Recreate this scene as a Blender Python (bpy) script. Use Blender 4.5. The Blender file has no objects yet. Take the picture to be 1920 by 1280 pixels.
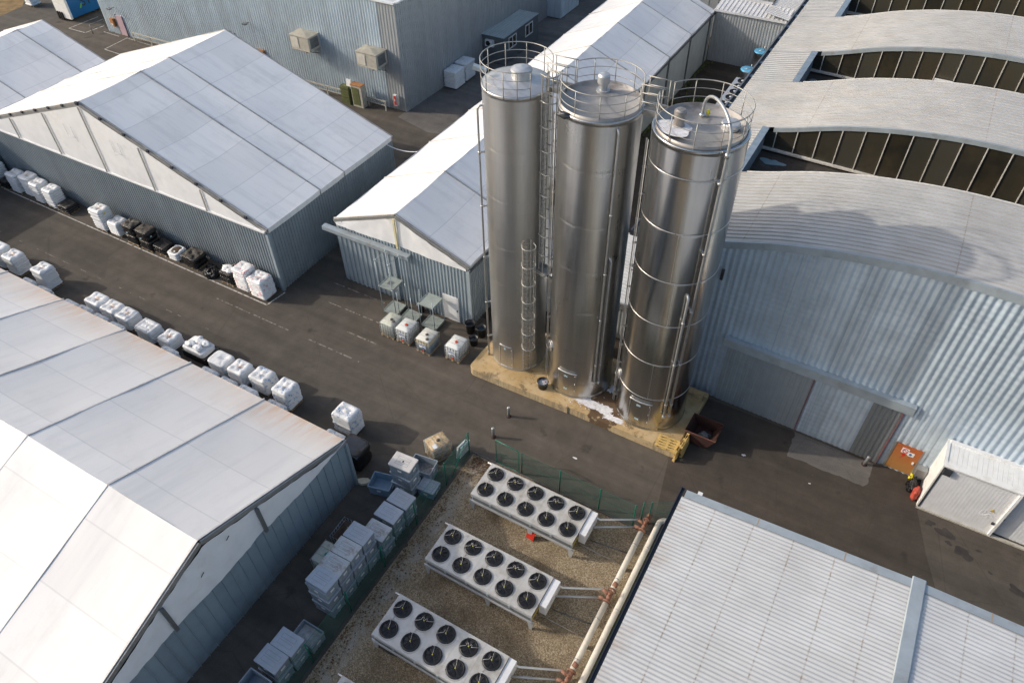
import bpy, math, random
from mathutils import Vector, Matrix, noise as mnoise
R = math.radians
PI = math.pi
rnd = random.Random(11)
SC = bpy.context.scene
COL = SC.collection

# ------------------------------------------------------------------ mesh collector
class MB:
    def __init__(s):
        s.v = []; s.f = []; s.m = []; s.sm = []
    def add(s, vs, fs, mi=0, smooth=False):
        b = len(s.v); s.v += [tuple(v) for v in vs]
        for f in fs:
            s.f.append([b + i for i in f]); s.m.append(mi); s.sm.append(smooth)
        return s
    def box(s, x0, x1, y0, y1, z0, z1, mi=0, M=None):
        vs = [Vector((x, y, z)) for z in (z0, z1) for y in (y0, y1) for x in (x0, x1)]
        if M: vs = [M @ v for v in vs]
        return s.add(vs, [(0, 2, 3, 1), (4, 5, 7, 6), (0, 1, 5, 4), (2, 6, 7, 3), (0, 4, 6, 2), (1, 3, 7, 5)], mi)
    def quad(s, a, b, c, d, mi=0):
        return s.add([a, b, c, d], [(0, 1, 2, 3)], mi)
    def bar(s, p, q, w, h, mi=0, up=(0, 0, 1)):
        p = Vector(p); q = Vector(q); d = (q - p).normalized(); u = Vector(up)
        if abs(d.dot(u)) > .98: u = Vector((1, 0, 0))
        a = d.cross(u).normalized(); b = a.cross(d).normalized()
        vs = [o + a * i * w / 2 + b * j * h / 2 for o in (p, q) for i, j in ((-1, -1), (1, -1), (1, 1), (-1, 1))]
        return s.add(vs, [(3, 2, 1, 0), (4, 5, 6, 7)] + [(i, (i + 1) % 4, 4 + (i + 1) % 4, 4 + i) for i in range(4)], mi)
    def tube(s, pts, r, n=8, closed=False, mi=0, caps=True):
        pts = [Vector(p) for p in pts]; N = len(pts); vs = []; prev = None
        for i, p in enumerate(pts):
            if closed: d = pts[(i + 1) % N] - pts[i - 1]
            else: d = pts[min(i + 1, N - 1)] - pts[max(i - 1, 0)]
            d.normalize()
            if prev is None:
                u = Vector((0, 0, 1)) if abs(d.z) < .9 else Vector((1, 0, 0))
                a = d.cross(u).normalized()
            else:
                a = (prev - d * prev.dot(d)).normalized()
            prev = a; b = d.cross(a)
            rr = r[i] if isinstance(r, (list, tuple)) else r
            vs += [p + (a * math.cos(2 * PI * k / n) + b * math.sin(2 * PI * k / n)) * rr for k in range(n)]
        fs = []
        for i in range(N if closed else N - 1):
            j = (i + 1) % N
            for k in range(n):
                fs.append((i * n + k, i * n + (k + 1) % n, j * n + (k + 1) % n, j * n + k))
        s.add(vs, fs, mi, True)
        if not closed and caps:
            b0 = len(s.v) - len(vs)
            s.f.append([b0 + k for k in range(n)][::-1]); s.m.append(mi); s.sm.append(False)
            s.f.append([b0 + (N - 1) * n + k for k in range(n)]); s.m.append(mi); s.sm.append(False)
        return s
    def lathe(s, prof, c=(0, 0), n=32, mi=0, smooth=True, caps=True, a0=0, a1=2 * PI):
        full = abs(a1 - a0 - 2 * PI) < 1e-6; vs = []
        cnt = n if full else n + 1
        for r, z in prof:
            for k in range(cnt):
                t = a0 + (a1 - a0) * k / n
                vs.append((c[0] + r * math.cos(t), c[1] + r * math.sin(t), z))
        fs = []
        for i in range(len(prof) - 1):
            for k in range(n):
                k2 = (k + 1) % cnt
                fs.append((i * cnt + k, i * cnt + k2, (i + 1) * cnt + k2, (i + 1) * cnt + k))
        s.add(vs, fs, mi, smooth)
        if caps and full:
            b0 = len(s.v) - len(vs)
            for i, rev in ((0, True), (len(prof) - 1, False)):
                l = [b0 + i * cnt + k for k in range(cnt)]
                s.f.append(l[::-1] if rev else l); s.m.append(mi); s.sm.append(False)
        return s
    def grid(s, fn, nu, nv, mi=0, smooth=False):
        vs = [fn(i / nu, j / nv) for j in range(nv + 1) for i in range(nu + 1)]
        fs = [(j * (nu + 1) + i, j * (nu + 1) + i + 1, (j + 1) * (nu + 1) + i + 1, (j + 1) * (nu + 1) + i)
              for j in range(nv) for i in range(nu)]
        return s.add(vs, fs, mi, smooth)
    def loops(s, ls, mi=0, smooth=False, cap0=True, cap1=True):
        n = len(ls[0]); vs = [p for l in ls for p in l]
        fs = [(i * n + k, i * n + (k + 1) % n, (i + 1) * n + (k + 1) % n, (i + 1) * n + k)
              for i in range(len(ls) - 1) for k in range(n)]
        if cap0: fs.append(tuple(range(n))[::-1])
        if cap1: fs.append(tuple((len(ls) - 1) * n + k for k in range(n)))
        return s.add(vs, fs, mi, smooth)
    def build(s, name, mats, parent=None, off=None):
        """link the collected shapes as ONE mesh object; coordinates are world ones when off is None"""
        me = bpy.data.meshes.new(name)
        o = Vector((0, 0, 0))
        if off is None and parent is not None: o = WL[parent.name]
        me.from_pydata([(v[0] - o.x, v[1] - o.y, v[2] - o.z) for v in s.v], [], s.f)
        if not isinstance(mats, (list, tuple)): mats = [mats]
        for m in mats: me.materials.append(m)
        for p, mi, sm in zip(me.polygons, s.m, s.sm):
            p.material_index = mi; p.use_smooth = sm
        me.update()
        ob = bpy.data.objects.new(name, me); COL.objects.link(ob)
        if parent is not None: ob.parent = parent
        WL[ob.name] = o.copy() if parent is not None else Vector((0, 0, 0))
        return ob

WL = {}
def thing(name, label, cat, loc=(0, 0, 0), rz=0, group=None):
    o = bpy.data.objects.new(name, None); COL.objects.link(o)
    o.location = loc; o.rotation_euler = (0, 0, rz); o.empty_display_size = .3
    o['label'] = label; o['category'] = cat
    if group: o['group'] = group
    WL[o.name] = Vector(loc); return o
def tag(o, label, cat, group=None, kind=None):
    o['label'] = label; o['category'] = cat
    if group: o['group'] = group
    if kind: o['kind'] = kind
    return o
def setting(name, mb, m, label=None, kind='structure'):
    o = mb.build(name, m); o['kind'] = kind
    if label: o['label'] = label
    return o
def copy_thing(root, loc, rz, label, group=None):
    r = root.copy(); COL.objects.link(r); r.location = loc; r.rotation_euler = (0, 0, rz); r['label'] = label
    if group: r['group'] = group
    WL[r.name] = Vector(loc)
    def rec(src, dst):
        for ch in list(src.children):
            c = ch.copy(); COL.objects.link(c); c.parent = dst; rec(ch, c)
    rec(root, r); return r

# ------------------------------------------------------------------ material builder
class S:
    def __init__(s, name):
        s.m = bpy.data.materials.new(name); s.m.use_nodes = True
        s.t = s.m.node_tree; s.b = s.t.nodes['Principled BSDF']; s._p = None; s._o = None
    def n(s, typ, **kw):
        x = s.t.nodes.new(typ)
        for k, v in kw.items(): setattr(x, k, v)
        return x
    def put(s, sock, v):
        if isinstance(v, bpy.types.NodeSocket): s.t.links.new(v, sock)
        elif isinstance(v, (tuple, list)) and len(v) == 3 and sock.type == 'RGBA': sock.default_value = (*v, 1)
        else: sock.default_value = v
    def math(s, op, a, b=0.0, c=0.0):
        x = s.n('ShaderNodeMath', operation=op); s.put(x.inputs[0], a); s.put(x.inputs[1], b); s.put(x.inputs[2], c)
        return x.outputs[0]
    def pos(s):
        if s._p is None:
            g = s.n('ShaderNodeNewGeometry'); x = s.n('ShaderNodeSeparateXYZ'); s.t.links.new(g.outputs['Position'], x.inputs[0])
            s._p = (g.outputs['Position'], x.outputs[0], x.outputs[1], x.outputs[2], g.outputs['Normal'])
        return s._p
    def obj(s):
        if s._o is None:
            g = s.n('ShaderNodeTexCoord'); x = s.n('ShaderNodeSeparateXYZ'); s.t.links.new(g.outputs['Object'], x.inputs[0])
            s._o = (g.outputs['Object'], x.outputs[0], x.outputs[1], x.outputs[2])
        return s._o
    def scl(s, vec, k):
        x = s.n('ShaderNodeVectorMath', operation='MULTIPLY'); s.put(x.inputs[0], vec); x.inputs[1].default_value = k
        return x.outputs[0]
    def noise(s, scale, detail=3, rough=.55, st=(1, 1, 1), vec=None, dist=0):
        v = vec if vec is not None else s.pos()[0]
        if st != (1, 1, 1): v = s.scl(v, st)
        x = s.n('ShaderNodeTexNoise'); s.put(x.inputs['Vector'], v); x.inputs['Scale'].default_value = scale
        x.inputs['Detail'].default_value = detail; x.inputs['Roughness'].default_value = rough; x.inputs['Distortion'].default_value = dist
        return x.outputs[0]
    def white(s, v):
        x = s.n('ShaderNodeTexWhiteNoise', noise_dimensions='1D'); s.put(x.inputs['W'], v); return x.outputs[0]
    def rand(s):
        return s.n('ShaderNodeObjectInfo').outputs['Random']
    def ramp(s, f, lo, hi, o0=0., o1=1.):
        x = s.n('ShaderNodeMapRange'); s.put(x.inputs[0], f)
        for i, v in enumerate((lo, hi, o0, o1)): s.put(x.inputs[i + 1], v)
        return x.outputs[0]
    def mix(s, f, a, b, blend='MIX'):
        x = s.n('ShaderNodeMix', data_type='RGBA', blend_type=blend); s.put(x.inputs[0], f); s.put(x.inputs[6], a); s.put(x.inputs[7], b)
        return x.outputs[2]
    def mul(s, col, f):
        """scale a colour by a number"""
        x = s.n('ShaderNodeVectorMath', operation='SCALE'); s.put(x.inputs[0], col); s.put(x.inputs[3], f); return x.outputs[0]
    def bump(s, h, strength=.3, dist=.02):
        x = s.n('ShaderNodeBump'); s.put(x.inputs['Height'], h); x.inputs['Strength'].default_value = strength
        x.inputs['Distance'].default_value = dist; s.t.links.new(x.outputs[0], s.b.inputs['Normal']); return s
    def fin(s, col, rough=.6, metal=0., spec=None):
        s.put(s.b.inputs['Base Color'], col); s.put(s.b.inputs['Roughness'], rough); s.put(s.b.inputs['Metallic'], metal)
        if spec is not None: s.b.inputs['Specular IOR Level'].default_value = spec
        return s.m

def plain(name, col, rough=.6, metal=0., var=.15, scale=2.5, bump=0., spec=None, objspace=False, dirt=None, dscale=1.2, dlo=.55, dhi=.75):
    """a paint / plastic / metal with uneven tone, optional dirt patches"""
    s = S(name); v = s.obj()[0] if objspace else s.pos()[0]
    a = s.noise(scale, 4, .6, vec=v)
    c = s.mul(s.mix(0., col, col), s.ramp(a, .3, .7, 1 - var, 1 + var))
    if objspace: c = s.mul(c, s.ramp(s.rand(), 0, 1, 1 - var * .7, 1 + var * .7))
    if dirt is not None:
        c = s.mix(s.ramp(s.noise(dscale, 5, .65, vec=v), dlo, dhi, 0, .85), c, dirt)
    if bump: s.bump(s.noise(scale * 6, 3, .6, vec=v), bump, .01)
    r = s.ramp(s.noise(scale * 1.7, 3, .6, vec=v), .3, .7, max(.02, rough - .08), min(1, rough + .08))
    return s.fin(c, r, metal, spec)

# ------------------------------------------------------------------ the materials of the place
def m_asphalt(name, c1, c2, spots=True):
    s = S(name)
    big = s.noise(.09, 4, .6); mid = s.noise(.9, 5, .65); fine = s.noise(34, 2, .7)
    streak = s.noise(.5, 4, .6, st=(.12, 1.6, 1))
    f = s.math('ADD', s.math('MULTIPLY', s.ramp(big, .35, .65), .5), s.math('MULTIPLY', s.ramp(streak, .35, .7), .5))
    c = s.mix(f, c1, c2)
    c = s.mul(c, s.ramp(mid, .25, .75, .78, 1.2))
    c = s.mul(c, s.ramp(fine, .25, .75, .72, 1.28))
    # wheel tracks along the road and squarish repair patches
    c = s.mul(c, s.ramp(s.noise(1.0, 4, .6, st=(.035, 1.1, 1)), .32, .68, .84, 1.14))
    pv = s.n('ShaderNodeTexVoronoi', distance='CHEBYCHEV'); s.put(pv.inputs['Vector'], s.pos()[0]); pv.inputs['Scale'].default_value = .16
    pc = s.n('ShaderNodeSeparateColor'); s.t.links.new(pv.outputs['Color'], pc.inputs[0])
    c = s.mul(c, s.ramp(pc.outputs[0], 0, 1, .90, 1.08))
    # pale grit and dark oil spots
    c = s.mix(s.ramp(s.noise(5.5, 2, .5), .73, .78, 0, .35), c, (.16, .145, .12))
    if spots:
        c = s.mix(s.ramp(s.noise(.75, 3, .5), .66, .74, 0, .5), c, (.02, .018, .016))
    # hairline cracks
    vo = s.n('ShaderNodeTexVoronoi', feature='DISTANCE_TO_EDGE'); s.put(vo.inputs['Vector'], s.pos()[0]); vo.inputs['Scale'].default_value = .22
    c = s.mix(s.ramp(vo.outputs['Distance'], 0., .006, .28, 0), c, (.03, .027, .024))
    s.bump(fine, .35, .012)
    return s.fin(c, .9, 0, .3)

def m_gravel():
    s = S('gravel'); p = s.pos()[0]
    vo = s.n('ShaderNodeTexVoronoi'); s.put(vo.inputs['Vector'], p); vo.inputs['Scale'].default_value = 24
    x = s.n('ShaderNodeSeparateColor'); s.t.links.new(vo.outputs['Color'], x.inputs[0])
    c = s.mix(x.outputs[0], (.165, .125, .078), (.40, .32, .21))
    c = s.mix(s.ramp(x.outputs[1], .86, .94), c, (.44, .38, .28))
    c = s.mix(s.ramp(s.noise(.55, 5, .65), .46, .66, 0, .55), c, (.10, .066, .036))
    c = s.mix(s.ramp(s.noise(2.3, 4, .6), .63, .75, 0, .5), c, (.05, .038, .02))
    # pale trodden line beside the fence
    dx = s.math('ABSOLUTE', s.math('ADD', s.math('ADD', s.pos()[1], 13.75), s.math('MULTIPLY', s.noise(.5, 3), -.5)))
    f = s.math('MULTIPLY', s.ramp(dx, .05, .6, 1, 0), s.ramp(s.noise(1.6, 4, .6), .36, .6, 0, .8))
    c = s.mix(f, c, (.36, .33, .28))
    s.bump(s.math('SUBTRACT', 1., vo.outputs['Distance']), .8, .03)
    return s.fin(c, .95, 0, .2)

def m_pad():
    s = S('pad_concrete'); p, x, y, z, nrm = s.pos()
    c = s.mix(s.ramp(s.noise(.8, 5, .65), .35, .65), (.40, .275, .125), (.50, .38, .22))
    c = s.mix(s.ramp(s.noise(2.6, 5, .7), .55, .72, 0, .7), c, (.24, .125, .03))
    c = s.mix(s.ramp(s.noise(1.15, 6, .75), .55, .64, 0, .75), c, (.085, .065, .042))
    c = s.mix(s.ramp(s.noise(9, 4, .7), .66, .74, 0, .6), c, (.06, .05, .035))
    # rain streaks on the vertical faces
    sx = s.n('ShaderNodeSeparateXYZ'); s.t.links.new(nrm, sx.inputs[0])
    side = s.ramp(s.math('ABSOLUTE', sx.outputs[2]), .3, .6, 1, 0)
    c = s.mix(s.math('MULTIPLY', side, s.ramp(s.noise(3.5, 4, .7, st=(1, 1, .12)), .48, .62, 0, .75)), c, (.12, .095, .06))
    c = s.mix(s.math('MULTIPLY', side, .3), c, (.42, .36, .25))
    # brown wet patch between the second and third silo
    d = s.math('ADD', s.math('POWER', s.math('DIVIDE', s.math('ADD', x, 9.0), 1.25), 2.), s.math('POWER', s.math('DIVIDE', s.math('ADD', y, -26.3), 1.7), 2.))
    d = s.math('ADD', d, s.math('MULTIPLY', s.math('ADD', s.noise(1.6, 4, .6), -.5), 2.2))
    c = s.mix(s.ramp(d, .75, .95, .92, 0), c, (.085, .05, .03))
    s.bump(s.noise(26, 3, .6), .3, .01)
    return s.fin(c, .85, 0, .3)

def m_tarp(name, ridge, e0=None, panel=2.62, bay=5.45, u0=0., rust=False, tone=(.80, .79, .77)):
    """coated fabric roofing: welded lap seams, darker double laps, grey runs down the slope, optional rust wash at the eave"""
    s = S(name); p, x, y, z, nrm = s.pos()
    u, v = (y, x) if ridge == 'Y' else (x, y)
    pv = s.math('DIVIDE', v, panel); fv = s.math('FRACT', pv)
    cell = s.math('ADD', s.math('FLOOR', pv), s.math('MULTIPLY', s.math('FLOOR', s.math('DIVIDE', s.math('SUBTRACT', u, u0), bay)), 7.3))
    tonev = s.ramp(s.white(cell), 0, 1, .93, 1.02)
    c = s.mul(s.mix(0., tone, tone), tonev)
    # lap seam lines
    edge = s.ramp(s.math('ABSOLUTE', s.math('SUBTRACT', fv, .5)), .484, .492, 0, .38)
    c = s.mix(edge, c, (.42, .43, .44))
    # a faint fold line along the middle of a bay
    fu = s.math('FRACT', s.math('DIVIDE', s.math('SUBTRACT', u, u0), bay))
    c = s.mix(s.ramp(s.math('ABSOLUTE', s.math('SUBTRACT', fu, .52)), .0, .004, .10, 0), c, (.4, .4, .42))
    st = (.9, .09, .09) if ridge == 'X' else (.09, .9, .09)
    run = s.noise(2.2, 5, .65, st=st)
    c = s.mix(s.ramp(run, .5, .72, 0, .36), c, (.50, .50, .51))
    c = s.mix(s.ramp(s.noise(.55, 5, .7), .52, .7, 0, .3), c, (.53, .52, .50))
    if rust:
        st2 = (2.2, .28, .28) if ridge == 'X' else (.28, 2.2, .28)
        d = s.ramp(v, e0 - 2.6, e0 - .1, 0, 1)
        f = s.math('MULTIPLY', s.math('POWER', d, 1.7), s.ramp(s.noise(1.5, 6, .7, st=st2), .40, .70, 0, 1))
        f = s.math('MULTIPLY', f, s.ramp(s.noise(.23, 2, .5), .40, .60, .3, 1))
        c = s.mix(s.math('MULTIPLY', f, .9), c, (.62, .30, .12))
        c = s.mix(s.math('MULTIPLY', d, .30), c, (.64, .50, .34))
    s.bump(s.math('ADD', s.noise(1.3, 4, .6, st=st), s.math('MULTIPLY', s.noise(22, 2, .5), .12)), .35, .05)
    return s.fin(c, .55, 0, .35)

def m_clad(name, col, rough=.45, metal=.0, streak=.16, dirt=(.12, .12, .11), low=None):
    """painted profiled sheet: tone shifts from sheet to sheet, vertical weather streaks"""
    s = S(name); p, x, y, z, nrm = s.pos()
    sheet = s.white(s.math('FLOOR', s.math('DIVIDE', s.math('ADD', x, s.math('MULTIPLY', y, 1.0)), 1.05)))
    c = s.mul(s.mix(0., col, col), s.ramp(sheet, 0, 1, .94, 1.06))
    c = s.mul(c, s.ramp(s.noise(1.4, 4, .6), .3, .7, .93, 1.07))
    c = s.mix(s.ramp(s.noise(2.4, 5, .65, st=(1, 1, .07)), .52, .72, 0, streak), c, dirt)
    if low: c = s.mix(s.math('MULTIPLY', s.ramp(z, .0, low, .5, 0), s.ramp(s.noise(2.2, 4), .35, .6)), c, dirt)
    s.bump(s.noise(2.2, 3, .5), .14, .03)
    return s.fin(c, s.ramp(s.noise(1.2, 3), .3, .7, rough - .06, rough + .08), metal)

def m_galv(name):
    """unpainted profiled sheet, knocked about, with rows of small dents"""
    s = S(name); p, x, y, z, nrm = s.pos()
    sheet = s.white(s.math('FLOOR', s.math('DIVIDE', x, 1.0)))
    c = s.mul(s.mix(0., (.51, .60, .675), (.51, .60, .675)), s.ramp(sheet, 0, 1, .88, 1.06))
    c = s.mul(c, s.ramp(s.noise(.8, 5, .65), .3, .7, .86, 1.1))
    c = s.mix(s.ramp(s.noise(2.5, 5, .6, st=(1, 1, .06)), .55, .75, 0, .3), c, (.34, .37, .40))
    seam = s.ramp(s.math('ABSOLUTE', s.math('SUBTRACT', s.math('FRACT', s.math('DIVIDE', s.math('ADD', x, .3), 2.97)), .5)), .0, .012, .5, 0)
    c = s.mix(seam, c, (.22, .26, .30))
    q = s.math('MULTIPLY', s.math('SINE', s.math('MULTIPLY', z, 19.0)), s.ramp(s.noise(.55, 3, .5), .38, .62, .02, .3))
    d = s.math('ADD', s.noise(3.2, 3, .55, st=(1, 1, 1.25)), s.math('MULTIPLY', q, .22))
    c = s.mul(c, s.ramp(q, -.4, .4, .93, 1.05))  # light and dark of the dent rows put into the colour too
    s.bump(d, .5, .07)
    return s.fin(c, s.ramp(s.noise(2.6, 4), .3, .7, .36, .52), .35)

def m_ribroof(name, col, dirtcol, along='X', amount=.5, lap=None, eave=None):
    """profiled roof sheet with dirty streaks along the ribs and rusty end-lap lines"""
    s = S(name); p, x, y, z, nrm = s.pos()
    st = (.10, 1, 1) if along == 'X' else (1, .10, 1)
    u = x if along == 'X' else y
    c = s.mul(s.mix(0., col, col), s.ramp(s.noise(.6, 4, .6), .3, .7, .9, 1.08))
    c = s.mix(s.ramp(s.noise(3.2, 5, .65, st=st), .48, .72, 0, amount), c, dirtcol)
    c = s.mix(s.ramp(s.noise(.35, 4, .6), .5, .68, 0, amount * .5), c, dirtcol)
    if lap:
        f = s.math('ABSOLUTE', s.math('SUBTRACT', s.math('FRACT', s.math('DIVIDE', s.math('ADD', u, lap[1]), lap[0])), .5))
        f = s.math('MULTIPLY', s.ramp(f, .012 / lap[0], .04 / lap[0], 1, 0), s.ramp(s.noise(9, 3, .6), .45, .62, .08, .8))
        c = s.mix(f, c, (.22, .15, .09))
    if eave: c = s.mix(s.math('MULTIPLY', s.ramp(u, eave[0], eave[1], 1, 0), s.ramp(s.noise(2.6, 4, .6, st=(.25, 1, 1)), .42, .72, 0, .6)), c, (.30, .20, .12))
    return s.fin(c, .5, .0, .4)

def m_steel(name, col, rough, streak=.5, weld=True):
    """brushed stainless steel with vertical rubbing marks, handling haze and dull water runs"""
    s = S(name); o, x, y, z = s.obj()
    ang = s.math('ARCTAN2', y, x)
    cv = s.n('ShaderNodeCombineXYZ'); s.put(cv.inputs[0], s.math('MULTIPLY', ang, 6.)); s.put(cv.inputs[1], s.math('MULTIPLY', z, .10))
    v = cv.outputs[0]
    n1 = s.noise(1.1, 5, .6, vec=v); n2 = s.noise(7, 4, .65, vec=v)
    course = s.white(s.math('FLOOR', s.math('DIVIDE', s.math('ADD', z, 2.4), 2.75)))
    c = s.mul(s.mix(0., col, col), s.ramp(n1, .3, .7, 1 - .10 * streak, 1 + .10 * streak))
    c = s.mul(c, s.ramp(n2, .3, .7, 1 - .05 * streak, 1 + .05 * streak))
    c = s.mul(c, s.ramp(course, 0, 1, .97, 1.03))
    c = s.mix(s.ramp(s.noise(2.4, 5, .7, vec=v), .64, .80, 0, .10), c, (.45, .40, .34))
    r = s.ramp(s.math('ADD', s.math('MULTIPLY', n2, .4), s.math('MULTIPLY', s.noise(.7, 4, .6, vec=o), .6)), .3, .7, rough - .05, rough + .06)
    h = s.math('ADD', s.noise(.55, 2, .5, vec=o), s.math('MULTIPLY', n1, .5))
    s.bump(h, .022, .05)
    return s.fin(c, r, 1.)

def m_sack(name, mark=None, stain=.75):
    """white woven sacks under film; a brown dirty hollow in the middle of the top, optional printed marks"""
    s = S(name); o, x, y, z = s.obj(); nrm = s.pos()[4]
    c = s.mul(s.mix(0., (.80, .81, .81), (.8, .81, .81)), s.ramp(s.noise(5, 4, .6, vec=o), .3, .7, .86, 1.08))
    c = s.mul(c, s.ramp(s.rand(), 0, 1, .9, 1.04))
    sx = s.n('ShaderNodeSeparateXYZ'); s.t.links.new(nrm, sx.inputs[0])
    up = s.ramp(sx.outputs[2], .55, .8)
    if mark:
        br = s.n('ShaderNodeTexBrick'); s.put(br.inputs['Vector'], s.scl(o, (3.2, 3.2, 7.1)))
        wv = s.noise(9, 1, .5, vec=s.scl(o, (1, 1, 2.2)))
        sp = s.ramp(s.noise(3.6, 0, .5, vec=o), .58, .62)
        c = s.mix(s.math('MULTIPLY', sp, s.ramp(wv, .52, .56, 0, .8)), c, mark)
    rad = s.math('SQRT', s.math('ADD', s.math('MULTIPLY', x, x), s.math('MULTIPLY', y, y)))
    f = s.math('ADD', rad, s.math('MULTIPLY', s.math('SUBTRACT', s.noise(4.5, 4, .6, vec=o), .5), .75))
    k = s.math('MULTIPLY', s.ramp(f, .05, .30, stain, 0), up)
    c = s.mix(s.math('MULTIPLY', k, s.ramp(s.rand(), .1, .6, .35, 1)), c, (.28, .14, .07))
    c = s.mix(s.math('MULTIPLY', s.ramp(s.noise(2.4, 4, .6, vec=o), .55, .72, 0, .45), up), c, (.55, .47, .34))
    s.bump(s.noise(11, 3, .6, vec=o), .4, .02)
    return s.fin(c, .42, 0, .45)

def m_film():
    s = S('black_film'); o = s.obj()[0]; nrm = s.pos()[4]
    sx = s.n('ShaderNodeSeparateXYZ'); s.t.links.new(nrm, sx.inputs[0])
    up = s.ramp(sx.outputs[2], .85, .98)
    c = s.mix(s.math('MULTIPLY', up, s.ramp(s.noise(3.5, 5, .65, vec=o), .42, .66, .05, .75)), (.008, .008, .009), (.15, .125, .10))
    s.bump(s.math('ADD', s.noise(5, 4, .7, vec=o, dist=1.5), s.math('MULTIPLY', s.noise(16, 3, .6, vec=o), .4)), .9, .06)
    return s.fin(c, s.math('ADD', .22, s.math('MULTIPLY', up, .4)), 0, .5)

M = {}
M['asphalt'] = m_asphalt('asphalt', (.106, .091, .074), (.078, .068, .057))
M['asphalt_dark'] = m_asphalt('asphalt_darker', (.072, .059, .047), (.059, .050, .041))  # darker version of the yard asphalt
M['concrete_floor'] = m_asphalt('concrete_apron', (.17, .155, .14), (.12, .11, .10))
M['yard_dirt'] = m_asphalt('yard_dirt', (.075, .058, .042), (.045, .036, .028))
M['field'] = plain('dry_field', (.20, .125, .045), .95, var=.35, scale=1.2, dirt=(.06, .06, .02), dscale=.8)
M['gravel'] = m_gravel()
M['pad'] = m_pad()
M['line'] = plain('road_paint', (.50, .48, .44), .8, var=.2, scale=6, dirt=(.07, .06, .05), dscale=5, dlo=.5, dhi=.6)
M['line_worn'] = plain('worn_road_paint', (.26, .23, .2), .85, var=.3, scale=6, dirt=(.06, .05, .042), dscale=3.5, dlo=.42, dhi=.56)
M['line_pink'] = plain('worn_red_paint', (.12, .065, .055), .85, var=.3, scale=6, dirt=(.06, .05, .042), dscale=3.5, dlo=.45, dhi=.6)
M['tarpB'] = m_tarp('fabric_roof_wide', 'Y', bay=5.3, u0=25.2)
M['tarpC'] = m_tarp('fabric_roof_narrow', 'Y', bay=5.5, u0=28.5, panel=2.5)
M['tarpA'] = m_tarp('fabric_roof_small', 'Y', bay=5.5, u0=35.1 - 5.5 * 6, panel=2.5)
M['tarpD'] = m_tarp('fabric_roof_stained', 'X', e0=15.2, bay=5.45, u0=-18.74, rust=True, tone=(.71, .70, .685))
M['fabric'] = plain('gable_fabric', (.70, .70, .70), .6, var=.05, scale=1.2, dirt=(.6, .595, .58), dscale=.9)
M['alu'] = plain('frame_aluminium', (.40, .395, .38), .42, .7, var=.12)
M['alu_dark'] = plain('weathered_aluminium', (.16, .165, .165), .5, .5, var=.12)
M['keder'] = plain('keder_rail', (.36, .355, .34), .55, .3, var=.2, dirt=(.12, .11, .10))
M['keder_sunlit'] = plain('keder_rail_sunlit', (.62, .58, .52), .55, .0, var=.1)
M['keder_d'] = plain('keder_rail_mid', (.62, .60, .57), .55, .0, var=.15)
M['pipe_cream'] = plain('pipe_lagging', (.56, .52, .44), .55, 0, var=.08, dirt=(.40, .35, .28), dscale=2)
M['clad_tent'] = m_clad('wall_sheet_blue_grey', (.25, .285, .305), low=.8)
M['clad_tent2'] = m_clad('wall_sheet_pale_blue', (.28, .33, .355), low=.7)
M['clad_d'] = m_clad('wall_sheet_slate', (.22, .275, .31), low=1.)
M['clad_back'] = m_clad('wall_sheet_weathered', (.55, .635, .69), .4, .2, streak=.4, dirt=(.34, .29, .29))
M['clad_grey'] = m_clad('wall_sheet_grey', (.36, .38, .39), .45, .15)
M['panel_flat'] = m_clad('flat_wall_panel', (.36, .39, .39), .55)
M['galv'] = m_galv('bare_profiled_sheet')
M['door_grey'] = m_clad('door_sheet_grey', (.27, .30, .31), .45, .1)
M['door_dark'] = m_clad('door_sheet_dark', (.17, .185, .19), .45, .1)
M['flash'] = plain('flashing_blue_grey', (.36, .41, .44), .45, .3, var=.12, scale=1.5, dirt=(.28, .28, .27))
M['roof_arch'] = m_ribroof('barrel_roof_sheet', (.43, .425, .41), (.29, .27, .235), 'X', .5, lap=(9.0, .2))
M['roof_near'] = m_ribroof('low_roof_sheet', (.50, .51, .51), (.41, .40, .375), 'X', .35, lap=(1.62, .35), eave=(-2.75, -1.9))
M['roof_light'] = m_ribroof('pale_roof_sheet', (.55, .56, .57), (.35, .34, .32), 'X', .3)
M['gutter'] = plain('gutter_anthracite', (.045, .05, .058), .45, .2)
M['gutter_grey'] = plain('gutter_grey', (.16, .17, .18), .5, .4, dirt=(.06, .045, .035), dscale=2)
def m_glass():
    """old wired glazing: every pane a little different, browner and lighter towards the sill"""
    s = S('dark_glazing'); p, x, y, z, n = s.pos()
    pane = s.white(s.math('ADD', s.math('FLOOR', s.math('DIVIDE', s.math('SUBTRACT', x, -6.33), 1.21)), s.math('MULTIPLY', s.math('FLOOR', s.math('DIVIDE', y, 12.3)), 17.)))
    c = s.mul(s.mix(0., (.034, .033, .026), (.034, .033, .026)), s.ramp(pane, 0, 1, .5, 1.7))
    c = s.mix(s.ramp(s.noise(.35, 4, .6), .42, .66, 0, .7), c, (.055, .044, .026))
    c = s.mix(s.math('MULTIPLY', s.ramp(z, 9.2, 10.6, .6, 0), s.ramp(s.noise(1.5, 4, .6), .35, .65)), c, (.07, .06, .042))
    s.bump(s.noise(.8, 2, .5), .06, .05)
    return s.fin(c, s.ramp(pane, 0, 1, .16, .34), 0, .5)
M['glass'] = m_glass()
M['pit'] = plain('valley_gutter_felt', (.045, .038, .032), .8, 0, var=.35, dirt=(.11, .095, .075), dscale=.7)
M['mullion'] = plain('glazing_bar', (.56, .54, .49), .5, 0, var=.2, scale=4)
M['wash_blue'] = plain('upstand_sheet', (.23, .29, .34), .5, .2)
M['steel1'] = m_steel('satin_steel', (.55, .55, .54), .40, .5)
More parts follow.
